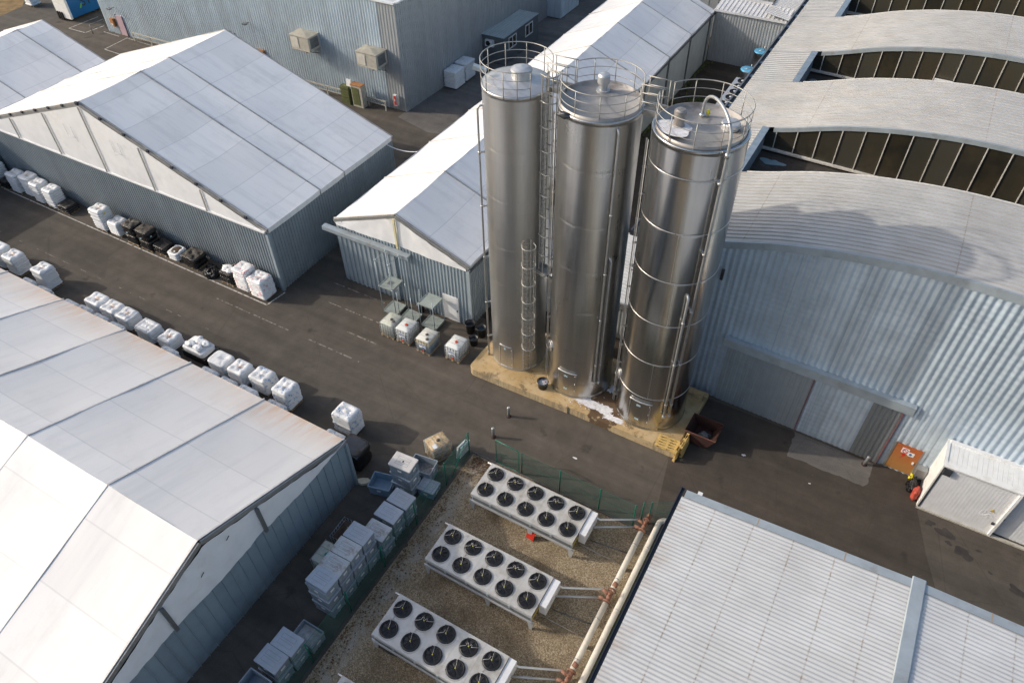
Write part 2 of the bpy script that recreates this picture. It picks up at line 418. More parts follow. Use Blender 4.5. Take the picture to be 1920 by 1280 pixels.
M['steel2'] = m_steel('brushed_steel', (.53, .53, .52), .30, .8)
M['steel3'] = m_steel('polished_steel', (.50, .50, .49), .22, 1.)
M['steel_roof'] = plain('silo_roof_steel', (.52, .53, .54), .45, .55, var=.12, scale=1.4, dirt=(.36, .33, .30))
M['steel_roof_dull'] = plain('silo_roof_dull', (.36, .34, .32), .5, .55, var=.14, scale=1.6, dirt=(.22, .17, .13))
M['steel_trim'] = plain('steel_trim', (.60, .59, .57), .34, .85, var=.12, scale=6)
M['pipe_steel'] = plain('pipe_steel', (.46, .47, .47), .4, .65, var=.1)
M['rail'] = plain('railing_steel', (.36, .35, .325), .5, .45, var=.15, scale=3)
M['galv_tube'] = plain('galvanised_tube', (.42, .48, .51), .45, .5, var=.12)
M['white_paint'] = plain('white_paint', (.74, .74, .72), .5, 0, var=.06, dirt=(.55, .52, .46), dscale=1.4)
M['white_steel'] = plain('white_steel', (.72, .73, .74), .45, .1, var=.06)
M['cream'] = plain('cream_casing', (.44, .42, .36), .5, 0, var=.1, dirt=(.25, .22, .17), dscale=3)
M['powder'] = plain('white_powder', (.66, .66, .68), .9, var=.16, scale=7, dirt=(.40, .38, .36), dscale=4, dlo=.5, dhi=.72)
M['cooler'] = plain('cooler_casing', (.52, .51, .48), .42, .15, var=.10, scale=1.3, dirt=(.34, .31, .26), dscale=1.9, dlo=.46, dhi=.72)
M['cooler_side'] = plain('cooler_side', (.47, .49, .50), .4, .3, var=.08)
M['fan'] = plain('fan_black', (.012, .013, .016), .5, 0, var=.2)
M['fan_grille'] = plain('fan_grille', (.035, .037, .042), .45, .2)
M['dirt_ring'] = plain('dust_ring', (.36, .35, .33), .6, 0, var=.12, scale=5)
M['cable'] = plain('cable_white', (.50, .48, .44), .5)
M['hub'] = plain('fan_hub', (.52, .47, .10), .5)
M['red'] = plain('red_plate', (.50, .025, .012), .5)
M['red_cap'] = plain('red_plastic', (.50, .06, .03), .45, objspace=True)
M['rust'] = plain('rusty_steel', (.042, .015, .011), .75, .1, var=.35, scale=4, dirt=(.03, .015, .011), dscale=2)
M['rust_orange'] = plain('rust_primer', (.23, .11, .07), .75, 0, var=.35, scale=9, dirt=(.13, .05, .03), dscale=5)
def m_orange():
    s = S('orange_door_paint'); p, x, y, z, n = s.pos()
    f = s.math('ADD', s.ramp(z, .3, 2.0), s.math('MULTIPLY', s.math('SUBTRACT', s.noise(2.2, 4), .5), 1.2))
    c = s.mix(f, (.37, .185, .06), (.38, .11, .035))
    c = s.mix(s.ramp(s.noise(3, 4, .6), .62, .68, 0, .8), c, (.2, .05, .02))
    return s.fin(c, .45)
M['orange'] = m_orange()
M['red_edge'] = plain('red_edge_paint', (.24, .09, .09), .6, var=.3, dirt=(.17, .15, .15), dscale=2, dlo=.42, dhi=.6)
M['yellow'] = plain('yellow_plastic', (.72, .62, .02), .45)
M['blue'] = plain('blue_paint', (.006, .115, .30), .4, 0, var=.08, scale=.6)
M['blue_lid'] = plain('blue_lid', (.10, .38, .60), .35, .2, dirt=(.45, .36, .28), dscale=1.5)
M['blue_mark'] = plain('blue_print', (.03, .12, .30), .5)
M['black'] = plain('black_plastic', (.012, .012, .013), .5, 0, var=.2)
M['green'] = plain('green_paint', (.006, .145, .095), .4, 0, var=.15)
M['green_wire'] = plain('green_wire', (.008, .11, .075), .5, 0, var=.1)
M['lime'] = plain('lime_print', (.12, .42, .03), .5)
M['wood'] = plain('pallet_wood', (.33, .24, .14), .8, 0, var=.3, scale=7, objspace=True)
M['wood_yellow'] = plain('pallet_wood_yellow', (.55, .38, .13), .8, 0, var=.2, scale=7)
M['plywood'] = plain('galvanised_tray', (.30, .34, .32), .6, .15, var=.15, objspace=True, dirt=(.22, .21, .17), dscale=2.5)
M['tote'] = plain('grey_plastic', (.235, .28, .32), .5, 0, var=.12, scale=2, objspace=True, dirt=(.20, .20, .19), dscale=2.2)
M['tote_lid'] = plain('grey_lid_plastic', (.36, .40, .45), .5, 0, var=.12, scale=2, objspace=True)
M['tote_lid_dirty'] = plain('dirty_lid_plastic', (.42, .44, .45), .55, 0, var=.12, objspace=True, dirt=(.25, .19, .13), dscale=3, dlo=.5, dhi=.66)
M['tote_lid_pale'] = plain('pale_lid_plastic', (.58, .55, .51), .5, 0, var=.08)
M['tote_blue'] = plain('blue_grey_plastic', (.20, .29, .37), .45, 0, var=.12)
M['groove'] = plain('lid_groove', (.22, .235, .25), .6)
M['tag_white'] = plain('white_tag', (.72, .73, .73), .5)
M['tag_blue'] = plain('pale_blue_tag', (.42, .58, .64), .4)
M['ibc'] = plain('ibc_plastic', (.60, .62, .60), .35, 0, var=.05, objspace=True)
M['ibc_old'] = plain('ibc_plastic_old', (.50, .52, .45), .45, 0, var=.12, objspace=True, dirt=(.33, .28, .18), dscale=3)
def m_halfibc():
    s = S('half_full_tank'); o, x, y, z = s.obj()
    f = s.ramp(s.math('ADD', z, s.math('MULTIPLY', s.noise(2, 2, .5, vec=o), .02)), .70, .72)
    c = s.mix(f, (.16, .24, .30), (.55, .44, .26))
    top = s.ramp(z, 1.08, 1.1); c = s.mix(top, c, (.58, .58, .53))
    return s.fin(c, .35)
M['ibc_half'] = m_halfibc()
M['ibc_cage'] = plain('ibc_cage', (.36, .38, .39), .45, .4)
M['ibc_rust'] = plain('ibc_stained', (.52, .40, .24), .6, 0, var=.25, scale=5, dirt=(.20, .12, .05), dscale=4, dlo=.45, dhi=.65)
M['sludge'] = plain('brown_sludge', (.075, .045, .028), .5, 0, var=.4, scale=6, dirt=(.30, .27, .2), dscale=4, dlo=.6, dhi=.68)
M['scrap'] = plain('scrap_pieces', (.20, .20, .20), .55, .3, var=.6, scale=14, dirt=(.04, .035, .03), dscale=7)
M['sack'] = m_sack('white_sacks')
M['sack_clean'] = m_sack('white_sacks_clean', stain=.12)
M['sack_blue'] = m_sack('white_sacks_blue_print', (.10, .27, .52), .3)
M['sack_red'] = m_sack('white_sacks_red_print', (.62, .10, .12), .12)
M['film'] = m_film()
M['foam'] = plain('yellowed_foam', (.56, .52, .40), .8, var=.12)
M['weed'] = plain('weeds', (.075, .10, .022), .8, 0, var=.5, scale=3, dirt=(.16, .12, .045), dscale=2)
M['leaf_dead'] = plain('dead_leaves', (.12, .062, .028), .85, 0, var=.5, scale=7)
M['annex'] = m_clad('annex_panel', (.115, .13, .14), .5)
M['annex_roof'] = m_ribroof('annex_roof', (.37, .41, .40), (.22, .24, .24), 'Y', .3)
M['pink'] = plain('faded_pink_door', (.42, .30, .34), .6, 0, var=.1)
M['brown_box'] = plain('orange_brown_box', (.35, .16, .06), .6)
M['old_green'] = plain('mossy_green', (.10, .115, .04), .8, var=.3)
M['bigbag'] = m_sack('white_bagged_goods', stain=.0)
M['water'] = plain('dark_water', (.02, .028, .036), .08)
# ------------------------------------------------------------------ shared shape helpers
def corr_wall(mb, p0, p1, z0, zt, pitch, depth, kind='trap', mi=0):
    """profiled sheet wall; its face is on the right-hand side of p0 -> p1; zt is a height or a function of metres along"""
    p0 = Vector((*p0, 0)); p1 = Vector((*p1, 0)); L = (p1 - p0).length; d = (p1 - p0) / L; nrm = Vector((d.y, -d.x, 0))
    n = max(1, round(L / pitch)); pt = L / n; pts = []
    prof = {'trap': ((0, 0), (.42, 0), (.52, 1), (.90, 1)), 'sine': tuple((k / 6, .5 - .5 * math.cos(2 * PI * k / 6)) for k in range(6)),
            'seam': ((0, 0), (.90, 0), (.915, 1), (.975, 1))}[kind]
    for i in range(n):
        for a, b in prof: pts.append(((i + a) * pt, b * depth))
    pts.append((L, 0))
    f = zt if callable(zt) else (lambda t: zt)
    lo = [p0 + d * t + nrm * o + Vector((0, 0, z0)) for t, o in pts]
    hi = [p0 + d * t + nrm * o + Vector((0, 0, f(t))) for t, o in pts]
    N = len(pts)
    mb.add(lo + hi, [(i, i + 1, N + i + 1, N + i) for i in range(N - 1)], mi, kind == 'sine')
    return mb
def rib_pts(a, b, pitch, depth, kind='sine'):
    n = max(1, round((b - a) / pitch)); pt = (b - a) / n; out = []
    prof = {'sine': tuple((k / 6, .5 - .5 * math.cos(2 * PI * k / 6)) for k in range(6)), 'trap': ((0, 0), (.5, 0), (.6, 1), (.9, 1)), 'groove': ((0, 1), (.60, 1), (.70, 0), (.88, 0), (.98, 1))}[kind]
    for i in range(n):
        for u, h in prof: out.append((a + (i + u) * pt, h * depth))
    out.append((b, 0)); return out
def poly(mb, pts, z, mi=0):
    return mb.add([(x, y, z) for x, y in pts], [tuple(range(len(pts)))], mi)
def ragged(cx, cy, rx, ry, n=28, amp=.3, seed=1):
    q = random.Random(seed); o = []
    ph = [q.uniform(0, 6.28) for _ in range(5)]
    for k in range(n):
        t = 2 * PI * k / n
        r = 1 + amp * sum(math.sin((j + 2) * t + ph[j]) / (1 + .5 * j) for j in range(5)) * .6
        o.append((cx + rx * r * math.cos(t), cy + ry * r * math.sin(t)))
    return o

# ------------------------------------------------------------------ the ground
g = MB(); poly(g, [(-320, -80), (240, -80), (240, 420), (-320, 420)], 0); setting('ground', g, M['asphalt'], 'worn brown asphalt of the factory yard')
g = MB(); poly(g, [(-4.75, 24.95), (-4.1, 21.6), (-3.4, 17), (9.9, 17), (9.3, 23.2), (8.4, 25.5), (7.62, 27.95), (7.5, 30.0), (-4.4, 30.0)], .004)
setting('road', g, M['asphalt_dark'], 'darker asphalt between the barrel roofed hall and the low roof')
g = MB(); qa = random.Random(2); poly(g, [(.82, 30.0)] + [(.86 + qa.uniform(-.04, .04), 29.9 - .15 * k) for k in range(1, 12)] + [(.9 + .2 * k, 28.15 + qa.uniform(-.06, .05)) for k in range(21)] + [(5.07 + qa.uniform(-.04, .04), 28.2 + .15 * k) for k in range(1, 11)] + [(5.1, 29.85)], .008); setting('apron', g, M['concrete_floor'], 'pale concrete apron at the sliding doors')
g = MB(); poly(g, [(-40.6, 48.9), (-36.5, 47.9), (-30.9, 49.6), (-30.9, 92), (-40.3, 92)], .004); setting('courtyard', g, M['concrete_floor'], 'grey concrete yard beside the tall grey hall')
g = MB(); poly(g, [(-19.9, 29.5), (-9.6, 29.5), (-9.6, 74.2), (-19.9, 74.2)], .004); setting('dirt_path', g, M['yard_dirt'], 'damp brown yard behind the silos')
g = MB(); poly(g, [(-320, 35), (-96.3, 45.5), (-96.9, 49.5), (-98.7, 51), (-107, 120), (-320, 200)], .004); setting('field', g, M['field'], 'dry ochre grass field at the edge of the yard')
g = MB()
g.grid(lambda u, v: (-14.25 + 10.45 * u, -6 + 25.85 * v, .02 + .03 * mnoise.noise((u * 9, v * 22, .3))), 40, 100, smooth=True)
go = setting('gravel', g, M['gravel'], 'brown gravel bed under the dry coolers', 'stuff'); tag(go, 'brown gravel bed under the white dry coolers', 'gravel', kind='stuff')
g = MB()
for a in range(-62, -33, 1):
    w = .045
    g.add([(a, 23.47 + .006 * (-33 - a) + w, .008), (a, 23.47 + .006 * (-33 - a) - w, .008), (a + 1, 23.47 + .006 * (-34 - a) - w, .008), (a + 1, 23.47 + .006 * (-34 - a) + w, .008)], [(0, 1, 2, 3)])
poly(g, [(-33.05, 23.45), (-32.95, 23.45), (-32.75, 25.1), (-32.85, 25.1)], .008)
for (x0, y0), (x1, y1), w in (((-86.01, 47.78), (-83.25, 47.86), .11), ((-83.25, 47.86), (-83.04, 50.16), .11), ((-86.0, 47.8), (-85.9, 51.65), .11),
                              ((-81.6, 49.05), (-78.98, 49.0), .1), ((-77.84, 49.18), (-77.57, 45.92), .11), ((-77.57, 45.92), (-74, 45.8), .11), ((-77.84, 49.1), (-73, 49.0), .08)):
    d = Vector((x1 - x0, y1 - y0)).normalized(); nn = Vector((-d.y, d.x)) * w / 2
    poly(g, [(x0 - nn.x, y0 - nn.y), (x1 - nn.x, y1 - nn.y), (x1 + nn.x, y1 + nn.y), (x0 + nn.x, y0 + nn.y)], .009)
setting('road_marking_line', g, M['line'])
def strip_line(mb, pts, w, z=.009):
    for (x0, y0), (x1, y1) in zip(pts, pts[1:]):
        d = Vector((x1 - x0, y1 - y0)).normalized(); nn = Vector((-d.y, d.x)) * w / 2
        poly(mb, [(x0 - nn.x, y0 - nn.y), (x1 - nn.x, y1 - nn.y), (x1 + nn.x, y1 + nn.y), (x0 + nn.x, y0 + nn.y)], z)
g = MB()
def dashes(mb, x0, x1, y, w=.09, on=(.35, 1.3), off=(.05, .35), seed=1, slope=0.):
    q = random.Random(seed); x = x0
    while x < x1:
        l = q.uniform(*on); yy = y + slope * (x - x0)
        poly(mb, [(x, yy - w / 2), (min(x + l, x1), yy - w / 2 + slope * l), (min(x + l, x1), yy + w / 2 + slope * l), (x, yy + w / 2)], .009); x += l + q.uniform(*off)
dashes(g, -36.5, -30.0, 22.31, seed=3); dashes(g, -28.3, -24.2, 22.31, seed=4, off=(.1, .5)); dashes(g, -30.5, -25.6, 27.51, .1, seed=5)
dashes(g, -29.5, -25.3, 25.74, seed=6); dashes(g, -26.6, -24.2, 24.08, seed=7, off=(.1, .6))
dashes(g, -57, -34, 19.82, .05, seed=8, on=(.2, 1.2), off=(.3, 2.2))
setting('worn_marking_line', g, M['line_worn'])
g = MB()
for k_, (x_, y_, rx_, ry_) in enumerate(((9.05, 27.25, .38, .30), (9.95, 26.5, .42, .30), (8.3, 27.5, .22, .16), (12.4, 25.6, .35, .25), (9.25, 26.75, .14, .12), (11.2, 26.0, .10, .08), (10.6, 27.0, .12, .08))):
    poly(g, ragged(x_, y_, rx_, ry_, 26, .35, 60 + k_), .0095)
so2 = setting('oil_stain', g, plain('oil_stain', (.036, .030, .026), .7, var=.3), 'dark oil stains on the road before the white booth', 'stuff'); tag(so2, 'dark oil stains on the road before the white booth', 'oil stain', kind='stuff')
g = MB(); strip_line(g, [(-28.63, 28.2), (-28.64, 26.3)], .09); setting('red_marking_line', g, M['line_pink'])

# ------------------------------------------------------------------ fabric halls
def tent(name, label, axis, u0, u1, vc, hw, ze, zr, roofm, ribs, wallm, pitch, depth, front, wz, fab=None, val=.38, kind='trap', sag=.12, railm='keder'):
    cat = 'warehouse'
    P = (lambda u, v, z: (v, u, z)) if axis == 'Y' else (lambda u, v, z: (u, v, z))
    base = P((u0 + u1) / 2, vc, 0); t = thing(name, label, cat, base)
    slope = (zr - ze) / hw
    zt = lambda v: zr - abs(v - vc) * slope
    us = sorted({u0, u1, *[r for r in ribs if u0 < r < u1]})
    mb = MB()
    for side in (-1, 1):
        for a, b in zip(us, us[1:]):
            nu = max(3, round((b - a) / .8))
            def fn(s, q, a=a, b=b, side=side):
                u = a + (b - a) * s; v = vc + side * hw * q
                dip = sag * math.sin(PI * s) * (.35 + .65 * math.sin(PI * min(1, q * 1.02)))
                w = .05 * mnoise.noise((u * .7, v * .35, side * 3.)) + .022 * mnoise.noise((u * 2.3, v * .8, side * 5.))
                return P(u, v, zt(v) - dip + w)
            mb.grid(fn, nu, 14, smooth=True)
            mb.grid(lambda s, q, a=a, b=b, side=side: P(a + (b - a) * s, vc + side * (hw + .012 - .05 * q + .015 * math.sin(PI * s) * q), ze - .004 - val * q - .03 * math.sin(PI * s) * q), nu, 3, smooth=True)
    mb.build('roof', roofm, t)
    for r in us:
        edge = r in (u0, u1); r = r + (.05 if r == u0 else -.05 if r == u1 else 0); w = .09 if edge else .10
        for side in (-1, 1):
            kb = MB()
            kb.bar(P(r, vc + side * .02, zr + .012), P(r, vc + side * (hw + .02), ze + .012), w, .035)
            kb.bar(P(r, vc + side * (hw + .025), ze + .04), P(r, vc + side * (hw - .02), ze - val), w, .04, up=P(1, 0, 0))
            kb.build('roof_rail', M[railm if side > 0 or name == 'stained_fabric_hall' else 'keder_sunlit'], t)  # rails on the sunward slope get a paler colour standing for sunlight
    # end frames
    for u, sg in ((u0, -1), (u1, 1)):
        fb = MB()
        for side in (-1, 1):
            fb.bar(P(u + sg * .03, vc, zr - .17), P(u + sg * .03, vc + side * hw, ze - .17), .10, .26)
        fb.build('gable_frame', M['alu'], t)
    # walls, each a sheet of its own
    x0, y0, _ = P(u0, vc - hw + .1, 0); x1, y1, _ = P(u1, vc + hw - .1, 0)
    cs = [(x0, y0), (x1, y0), (x1, y1), (x0, y1)]
    for i in range(4):
        a, b = cs[i], cs[(i + 1) % 4]; wb = MB()
        isend = (abs(a[0] - b[0]) < .01) == (axis == 'X')
        if isend and (i != front):
            f = lambda q, a=a, b=b: zt((a[0] + (b[0] - a[0]) * q / (2 * hw - .2)) if axis == 'Y' else (a[1] + (b[1] - a[1]) * q / (2 * hw - .2))) - .2
        else: f = wz if isend else ze - .06
        corr_wall(wb, a, b, 0, f, pitch, depth, kind)
        wb.build('wall', wallm, t)
    return t, P, zt

# the wide hall (ridge runs away from the camera)
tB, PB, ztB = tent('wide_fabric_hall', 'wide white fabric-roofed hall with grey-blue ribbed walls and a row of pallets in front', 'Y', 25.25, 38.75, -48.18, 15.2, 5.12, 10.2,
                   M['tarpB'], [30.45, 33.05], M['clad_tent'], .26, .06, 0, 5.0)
def gable_fabric(t, P, zt, u, vs, zlow, sg, m, top=.28, wr=.02, scallop=.0, proud=.1):
    """fabric infill between gable posts at vs, pulled tight at the posts and baggy between them"""
    for a, b in zip(vs, vs[1:]):
        mb = MB()
        def fn(s, q, a=a, b=b):
            v = a + (b - a) * s; lo = zlow(v) + scallop * math.sin(PI * s); hi = max(lo + .01, zt(v) - top)
            e = min(s, 1 - s) * 2
            w = wr * (mnoise.noise((v * 2.2, q * 1.3, 4.1)) + .7 * mnoise.noise((v * 5 + q * 3, q * 2.5, 1.7)) * (1.2 - e))
            return P(u + sg * (proud + w + .05 * math.sin(PI * s) * (1 - q * .6)), v, lo + (hi - lo) * q)
        mb.grid(fn, max(6, round(abs(b - a) * 4)), 12, smooth=True)
        mb.build('gable_fabric', m, t)
psB = [-63.3, -58.2, -53.2, -48.18, -43.2, -38.2, -33.1]
gable_fabric(tB, PB, ztB, 25.25, psB, lambda v: 4.92, -1, M['fabric'], wr=.012)
for v in psB[1:-1]:
    MB().bar((v, 25.07, 4.9), (v, 25.07, ztB(v) - .3), .09, .06, up=(0, 1, 0)).build('gable_post', M['keder'], tB)
MB().box(-63.2, -33.1, 25.05, 25.2, 4.84, 4.96).build('gable_sill', M['white_steel'], tB)
for k in range(1, 8):
    for sd in (-1, 1):
        v = -48.18 + sd * k * 1.95
        MB().box(v - .1, v + .1, 25.08, 25.2, ztB(v) - .12, ztB(v) + .05).build('frame_clamp', M['gutter'], tB)
MB().box(-48.3, -48.06, 25.06, 25.2, ztB(-48.2) - .16, ztB(-48.2) + .06).build('frame_clamp', M['gutter'], tB)
for cx in (-50.6, -45.7):
    vb = MB()
    for sx in (-.38, .38):
        vb.tube([(cx + sx, 25.06, 8.0), (cx + sx, 25.06, 7.1)], .014, 5)
        vb.tube([(cx + sx, 25.06, 7.1), (cx + sx * 1.35, 25.06, 6.8)], .01, 5)
    vb.tube([(cx - .38, 25.06, 7.1), (cx + .38, 25.06, 7.1)], .010, 5)
    vb.build('vent_flap', M['white_steel'], tB)
MB().box(-33.12, -32.9, 25.1, 25.3, 0, 4.75).build('corner_trim', M['clad_tent2'], tB)

# the narrow hall behind the silos
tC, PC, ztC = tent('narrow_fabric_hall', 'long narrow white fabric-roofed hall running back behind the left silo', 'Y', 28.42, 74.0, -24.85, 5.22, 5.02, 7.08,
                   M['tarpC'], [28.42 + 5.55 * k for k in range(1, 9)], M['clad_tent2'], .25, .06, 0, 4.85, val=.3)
gable_fabric(tC, PC, ztC, 28.42, [-29.9, -24.85, -19.8], lambda v: 4.78 - .02 * abs(v + 24.85), -1, M['fabric'], top=.22, wr=.05, scallop=-.03)
MB().bar((-24.85, 28.22, 4.6), (-24.85, 28.22, 6.85), .13, .1, up=(0, 1, 0)).build('gable_post', plain('cream_post', (.62, .56, .33), .5), tC)
hb = MB(); hb.box(-30.9, -23.95, 27.98, 28.34, 4.18, 4.42); hb.box(-30.9, -23.95, 27.96, 27.98, 4.12, 4.40); hb.build('door_rail_cover', M['flash'], tC)
sd = MB(); corr_wall(sd, (-30.0, 28.3), (-25.35, 28.3), .05, 4.15, .4, .06); sd.box(-25.36, -25.28, 28.22, 28.34, .05, 4.15)
so = sd.build('sliding_door', M['clad_tent2'], tC)
MB().box(-26.0, -25.94, 28.2, 28.24, 1.0, 1.2).build('handle', M['black'], so)
wd = MB(); wd.box(-21.75, -20.58, 28.30, 28.36, .06, 2.12); wo = wd.build('door', M['white_paint'], tC)
MB().box(-20.72, -20.66, 28.26, 28.30, .95, 1.1).build('handle', M['black'], wo)
MB().box(-19.78, -19.58, 28.32, 28.5, 0, 4.7).build('corner_trim', M['clad_tent2'], tC)
rg = MB(); rg.tube([(-19.52, 28.3, 4.75), (-19.52, 74, 4.75)], .075, 6); rg.build('gutter', M['gutter'], tC)
for k in range(1, 9):
    MB().box(-19.75, -19.55, 28.42 + 5.55 * k - .1, 28.42 + 5.55 * k + .1, 0, 4.6).build('wall_post', M['alu_dark'], tC)
pf = MB(); pf.box(-19.73, -19.66, 39.6, 73.95, 0, 4.7); pf.build('wall_panel', M['panel_flat'], tC)

# the small hall far left
tA, PA, ztA = tent('small_fabric_hall', 'fabric-roofed hall at the far left, its near end hidden behind the wide hall', 'Y', 8.0, 37.7, -71.5, 7.5, 4.7, 7.06,
                   M['tarpA'], [35.1, 29.6, 24.1, 18.6, 13.1], M['clad_tent'], .19, .035, 0, 4.6)

# the stained hall bottom left (ridge runs across the picture)
tD, PD, ztD = tent('stained_fabric_hall', 'white fabric-roofed hall with rust-stained eave in the lower left corner', 'X', -62.0, -18.72, 6.7, 8.42, 3.78, 6.78,
                   M['tarpD'], [-24.15 - 5.45 * k for k in range(8)], M['clad_d'], .52, .05, 1, 3.92, val=.25, kind='seam', railm='keder_d')
psD = [-1.7, 4.17, 9.38, 15.0]
gable_fabric(tD, PD, ztD, -18.72, psD, lambda v: 3.86 if 4.2 < v < 9.4 else 3.8, 1, M['fabric'], top=.3, wr=.05, scallop=-.10)
for v in psD[1:-1]:
    MB().bar((-18.55, v, 3.7), (-18.55, v, ztD(v) - .3), .16, .13, up=(1, 0, 0)).build('gable_post', M['alu_dark'], tD)
for (y, z) in ((7.6, 5.6), (6.0, 5.1)):
    MB().tube([(-18.52, y, z), (-18.52, y + .18, z + .12)], .02, 5).build('fabric_hook', M['black'], tD)
MB().box(-18.7, -18.6, 15.0, 15.16, 0, 3.5).build('corner_trim', M['clad_d'], tD)

# ------------------------------------------------------------------ tall grey hall at the back
def hall_back():
    t = thing('tall_metal_hall', 'tall grey ribbed metal hall with two air coolers hung on its long wall', 'building', (-60, 60, 0))
    A = (-81.3, 49.55); Bc = (-42.35, 50.1); Cc = (-40.44, 50.14); Dd = (-38.9, 92.0)
    w = MB(); corr_wall(w, A, Bc, 0, 9.72, .30, .06); w.build('wall', M['clad_back'], t)
    w = MB(); corr_wall(w, Bc, Cc, 0, 9.72, .33, .03); w.build('corner_trim', M['clad_grey'], t)
    w = MB(); corr_wall(w, Cc, Dd, 0, 9.72, .28, .06); w.build('wall', M['clad_grey'], t)
    w = MB(); corr_wall(w, Dd, (-81.3, 92), 0, 9.72, .4, .045); corr_wall(w, (-81.3, 92), A, 0, 9.72, .4, .045); w.build('wall', M['clad_back'], t)
    r = MB(); r.add([(A[0], A[1], 9.6), (Cc[0], Cc[1], 9.6), (Dd[0], Dd[1], 9.6), (-81.3, 92, 9.6)], [(0, 1, 2, 3)]); r.build('roof', M['roof_light'], t)
    p = MB(); p.bar((A[0], A[1] - .02, 9.78), (Cc[0], Cc[1] - .02, 9.78), .34, .12); p.bar((Cc[0], Cc[1] + .2, 9.785), (Dd[0], Dd[1], 9.785), .34, .12); p.build('parapet_cap', M['white_steel'], t)
    # plinth guard rails along the long wall
    for x0, x1 in ((-76.3, -57.5), (-57.0, -46.5)):
        q = MB(); q.bar((x0, 48.95, .95), (x1, 49.25, .95), .08, .12); q.bar((x0, 48.95, .5), (x1, 49.25, .5), .05, .08)
        n = int((x1 - x0) / 2.6)
        for k in range(n + 1):
            f = k / n; xx = x0 + (x1 - x0) * f; q.box(xx - .05, xx + .05, 48.93 + .3 * f, 49.03 + .3 * f, 0, .95)
        q.build('guard_rail', M['cream'], t)
    q = MB(); q.bar((-46.3, 49.3, .9), (-42.2, 49.4, .9), .08, .12); q.bar((-46.3, 49.3, .5), (-42.2, 49.4, .5), .05, .08)
    for k in range(3): q.box(-46.3 + 2 * k, -46.2 + 2 * k, 49.3, 49.4, 0, .9)
    q.build('guard_rail', M['cream'], t)
    d = MB(); d.box(-78.95, -77.95, 49.4, 49.55, .05, 2.2); dd = d.build('door', M['pink'], t)
    MB().box(-79.03, -78.95, 49.38, 49.56, .05, 2.26).build('door_frame', M['alu_dark'], dd)
    for (x, z, y) in ((-78.7, 3.05, 49.5), (-58.4, 5.05, 49.9)):
        l = MB(); l.bar((x, y + .05, z), (x + .05, y - .55, z + .05), .06, .06); l.box(x - .2, x + .25, y - .8, y - .45, z - .02, z + .10)
        l.build('wall_lamp', M['gutter_grey'], t)
    f = MB(); f.box(-41.55, -41.2, 49.75, 49.95, .55, 1.6); fo = f.build('fire_hose_box', M['white_steel'], t)
    MB().box(-41.5, -41.25, 49.73, 49.748, .62, 1.5).build('red_panel', M['red'], fo)
    MB().box(-41.42, -41.33, 49.715, 49.728, 1.0, 1.2).build('white_symbol', M['tag_white'], fo)
    for k in range(3):
        MB().tube([(-61.9 + .55 * k, 49.72, 2.3 - .1 * k), (-61.9 + .55 * k, 49.72, 3.8 - .1 * k)], .05, 6).build('wall_pipe', M['gutter_grey'], t)
    for (x, z) in ((-57.5, 2.35),):
        MB().box(x - .35, x + .35, 49.55, 49.8, z - .3, z + .25).build('vent_louvre', M['brown_box'], t)
    return t
hall_back()
def wall_cooler(x, label):
    t = thing('air_cooler', label, 'air cooler', (x, 49.4, 4.4), 0, 'air coolers on the grey hall')
    b = MB(); b.box(-1.1, 1.1, -.95, .62, 0, 1.28); b.box(-1.14, 1.14, -.99, -.93, -.04, .06); b.build('casing', M['cream'], t, off=1)
    l = MB(); l.add([(-1.16, -1.02, 1.28), (1.16, -1.02, 1.28), (1.16, .64, 1.28), (-1.16, .64, 1.28), (0, -.2, 1.46)], [(0, 1, 4), (1, 2, 4), (2, 3, 4), (3, 0, 4)]); l.build('lid', plain('cooler_lid', (.36, .34, .28), .6), t, off=1) if 'cooler_lid' not in bpy.data.materials else l.build('lid', bpy.data.materials['cooler_lid'], t, off=1)
    f = MB(); f.box(-1.0, -.1, -.985, -.96, .15, 1.12)
    for k in range(9): f.box(-.98, -.12, -1.0, -.98, .19 + k * .1, .22 + k * .1)
    f.build('intake_grille', plain('cooler_grille', (.58, .56, .50), .5) if 'cooler_grille' not in bpy.data.materials else bpy.data.materials['cooler_grille'], t, off=1)
    s = MB(); s.box(1.102, 1.13, -.7, .35, .2, 1.1); s.build('side_louvre', M['gutter_grey'], t, off=1)
    for xx in (-.8, .8):
        k = MB(); k.bar((xx, -.8, -.05), (xx, .66, -.05), .08, .08); k.bar((xx, -.75, -.08), (xx, .66, -.75), .06, .06); k.build('bracket', M['alu_dark'], t, off=1)
    p = MB(); p.tube([(.3, -.6, 0), (.3, -.6, -.35), (.3, .5, -.35)], .05, 6); p.build('drain_pipe', M['rust_orange'], t, off=1)
    return t
wall_cooler(-50.7, 'beige box air cooler on the grey wall, farther from the corner')
wall_cooler(-42.95, 'beige box air cooler on the grey wall, next to the corner')
t = thing('mossy_cabinet', 'tall mossy green open cabinet leaning by the grey wall', 'cabinet', (-46.4, 48.9, 0))
b = MB(); b.box(-.5, .5, -.25, .25, 0, 1.75); 
for k in range(6): b.box(-.46, .46, -.29, -.25, .15 + k * .27, .3 + k * .27)
b.build('body', M['old_green'], t, off=1)
bb = MB(); bb.box(.1, .6, -.35, -.25, 1.5, 2.35, M=Matrix.Rotation(R(-12), 4, 'X')); bb.build('white_board', M['white_paint'], t, off=1)
t = thing('beige_cabinet', 'beige metal cabinet with open green front beside the guard rail', 'cabinet', (-45.0, 49.0, 0))
b = MB(); b.box(-.6, .6, -.3, .3, 0, 2.1); b.build('body', M['cream'], t, off=1)
b = MB(); b.box(-.5, .3, -.33, -.302, .2, 1.9); b.build('front', M['old_green'], t, off=1)
b = MB(); b.box(-.64, .62, -.34, .33, 2.1, 2.16); b.build('top', M['brown_box'], t, off=1)
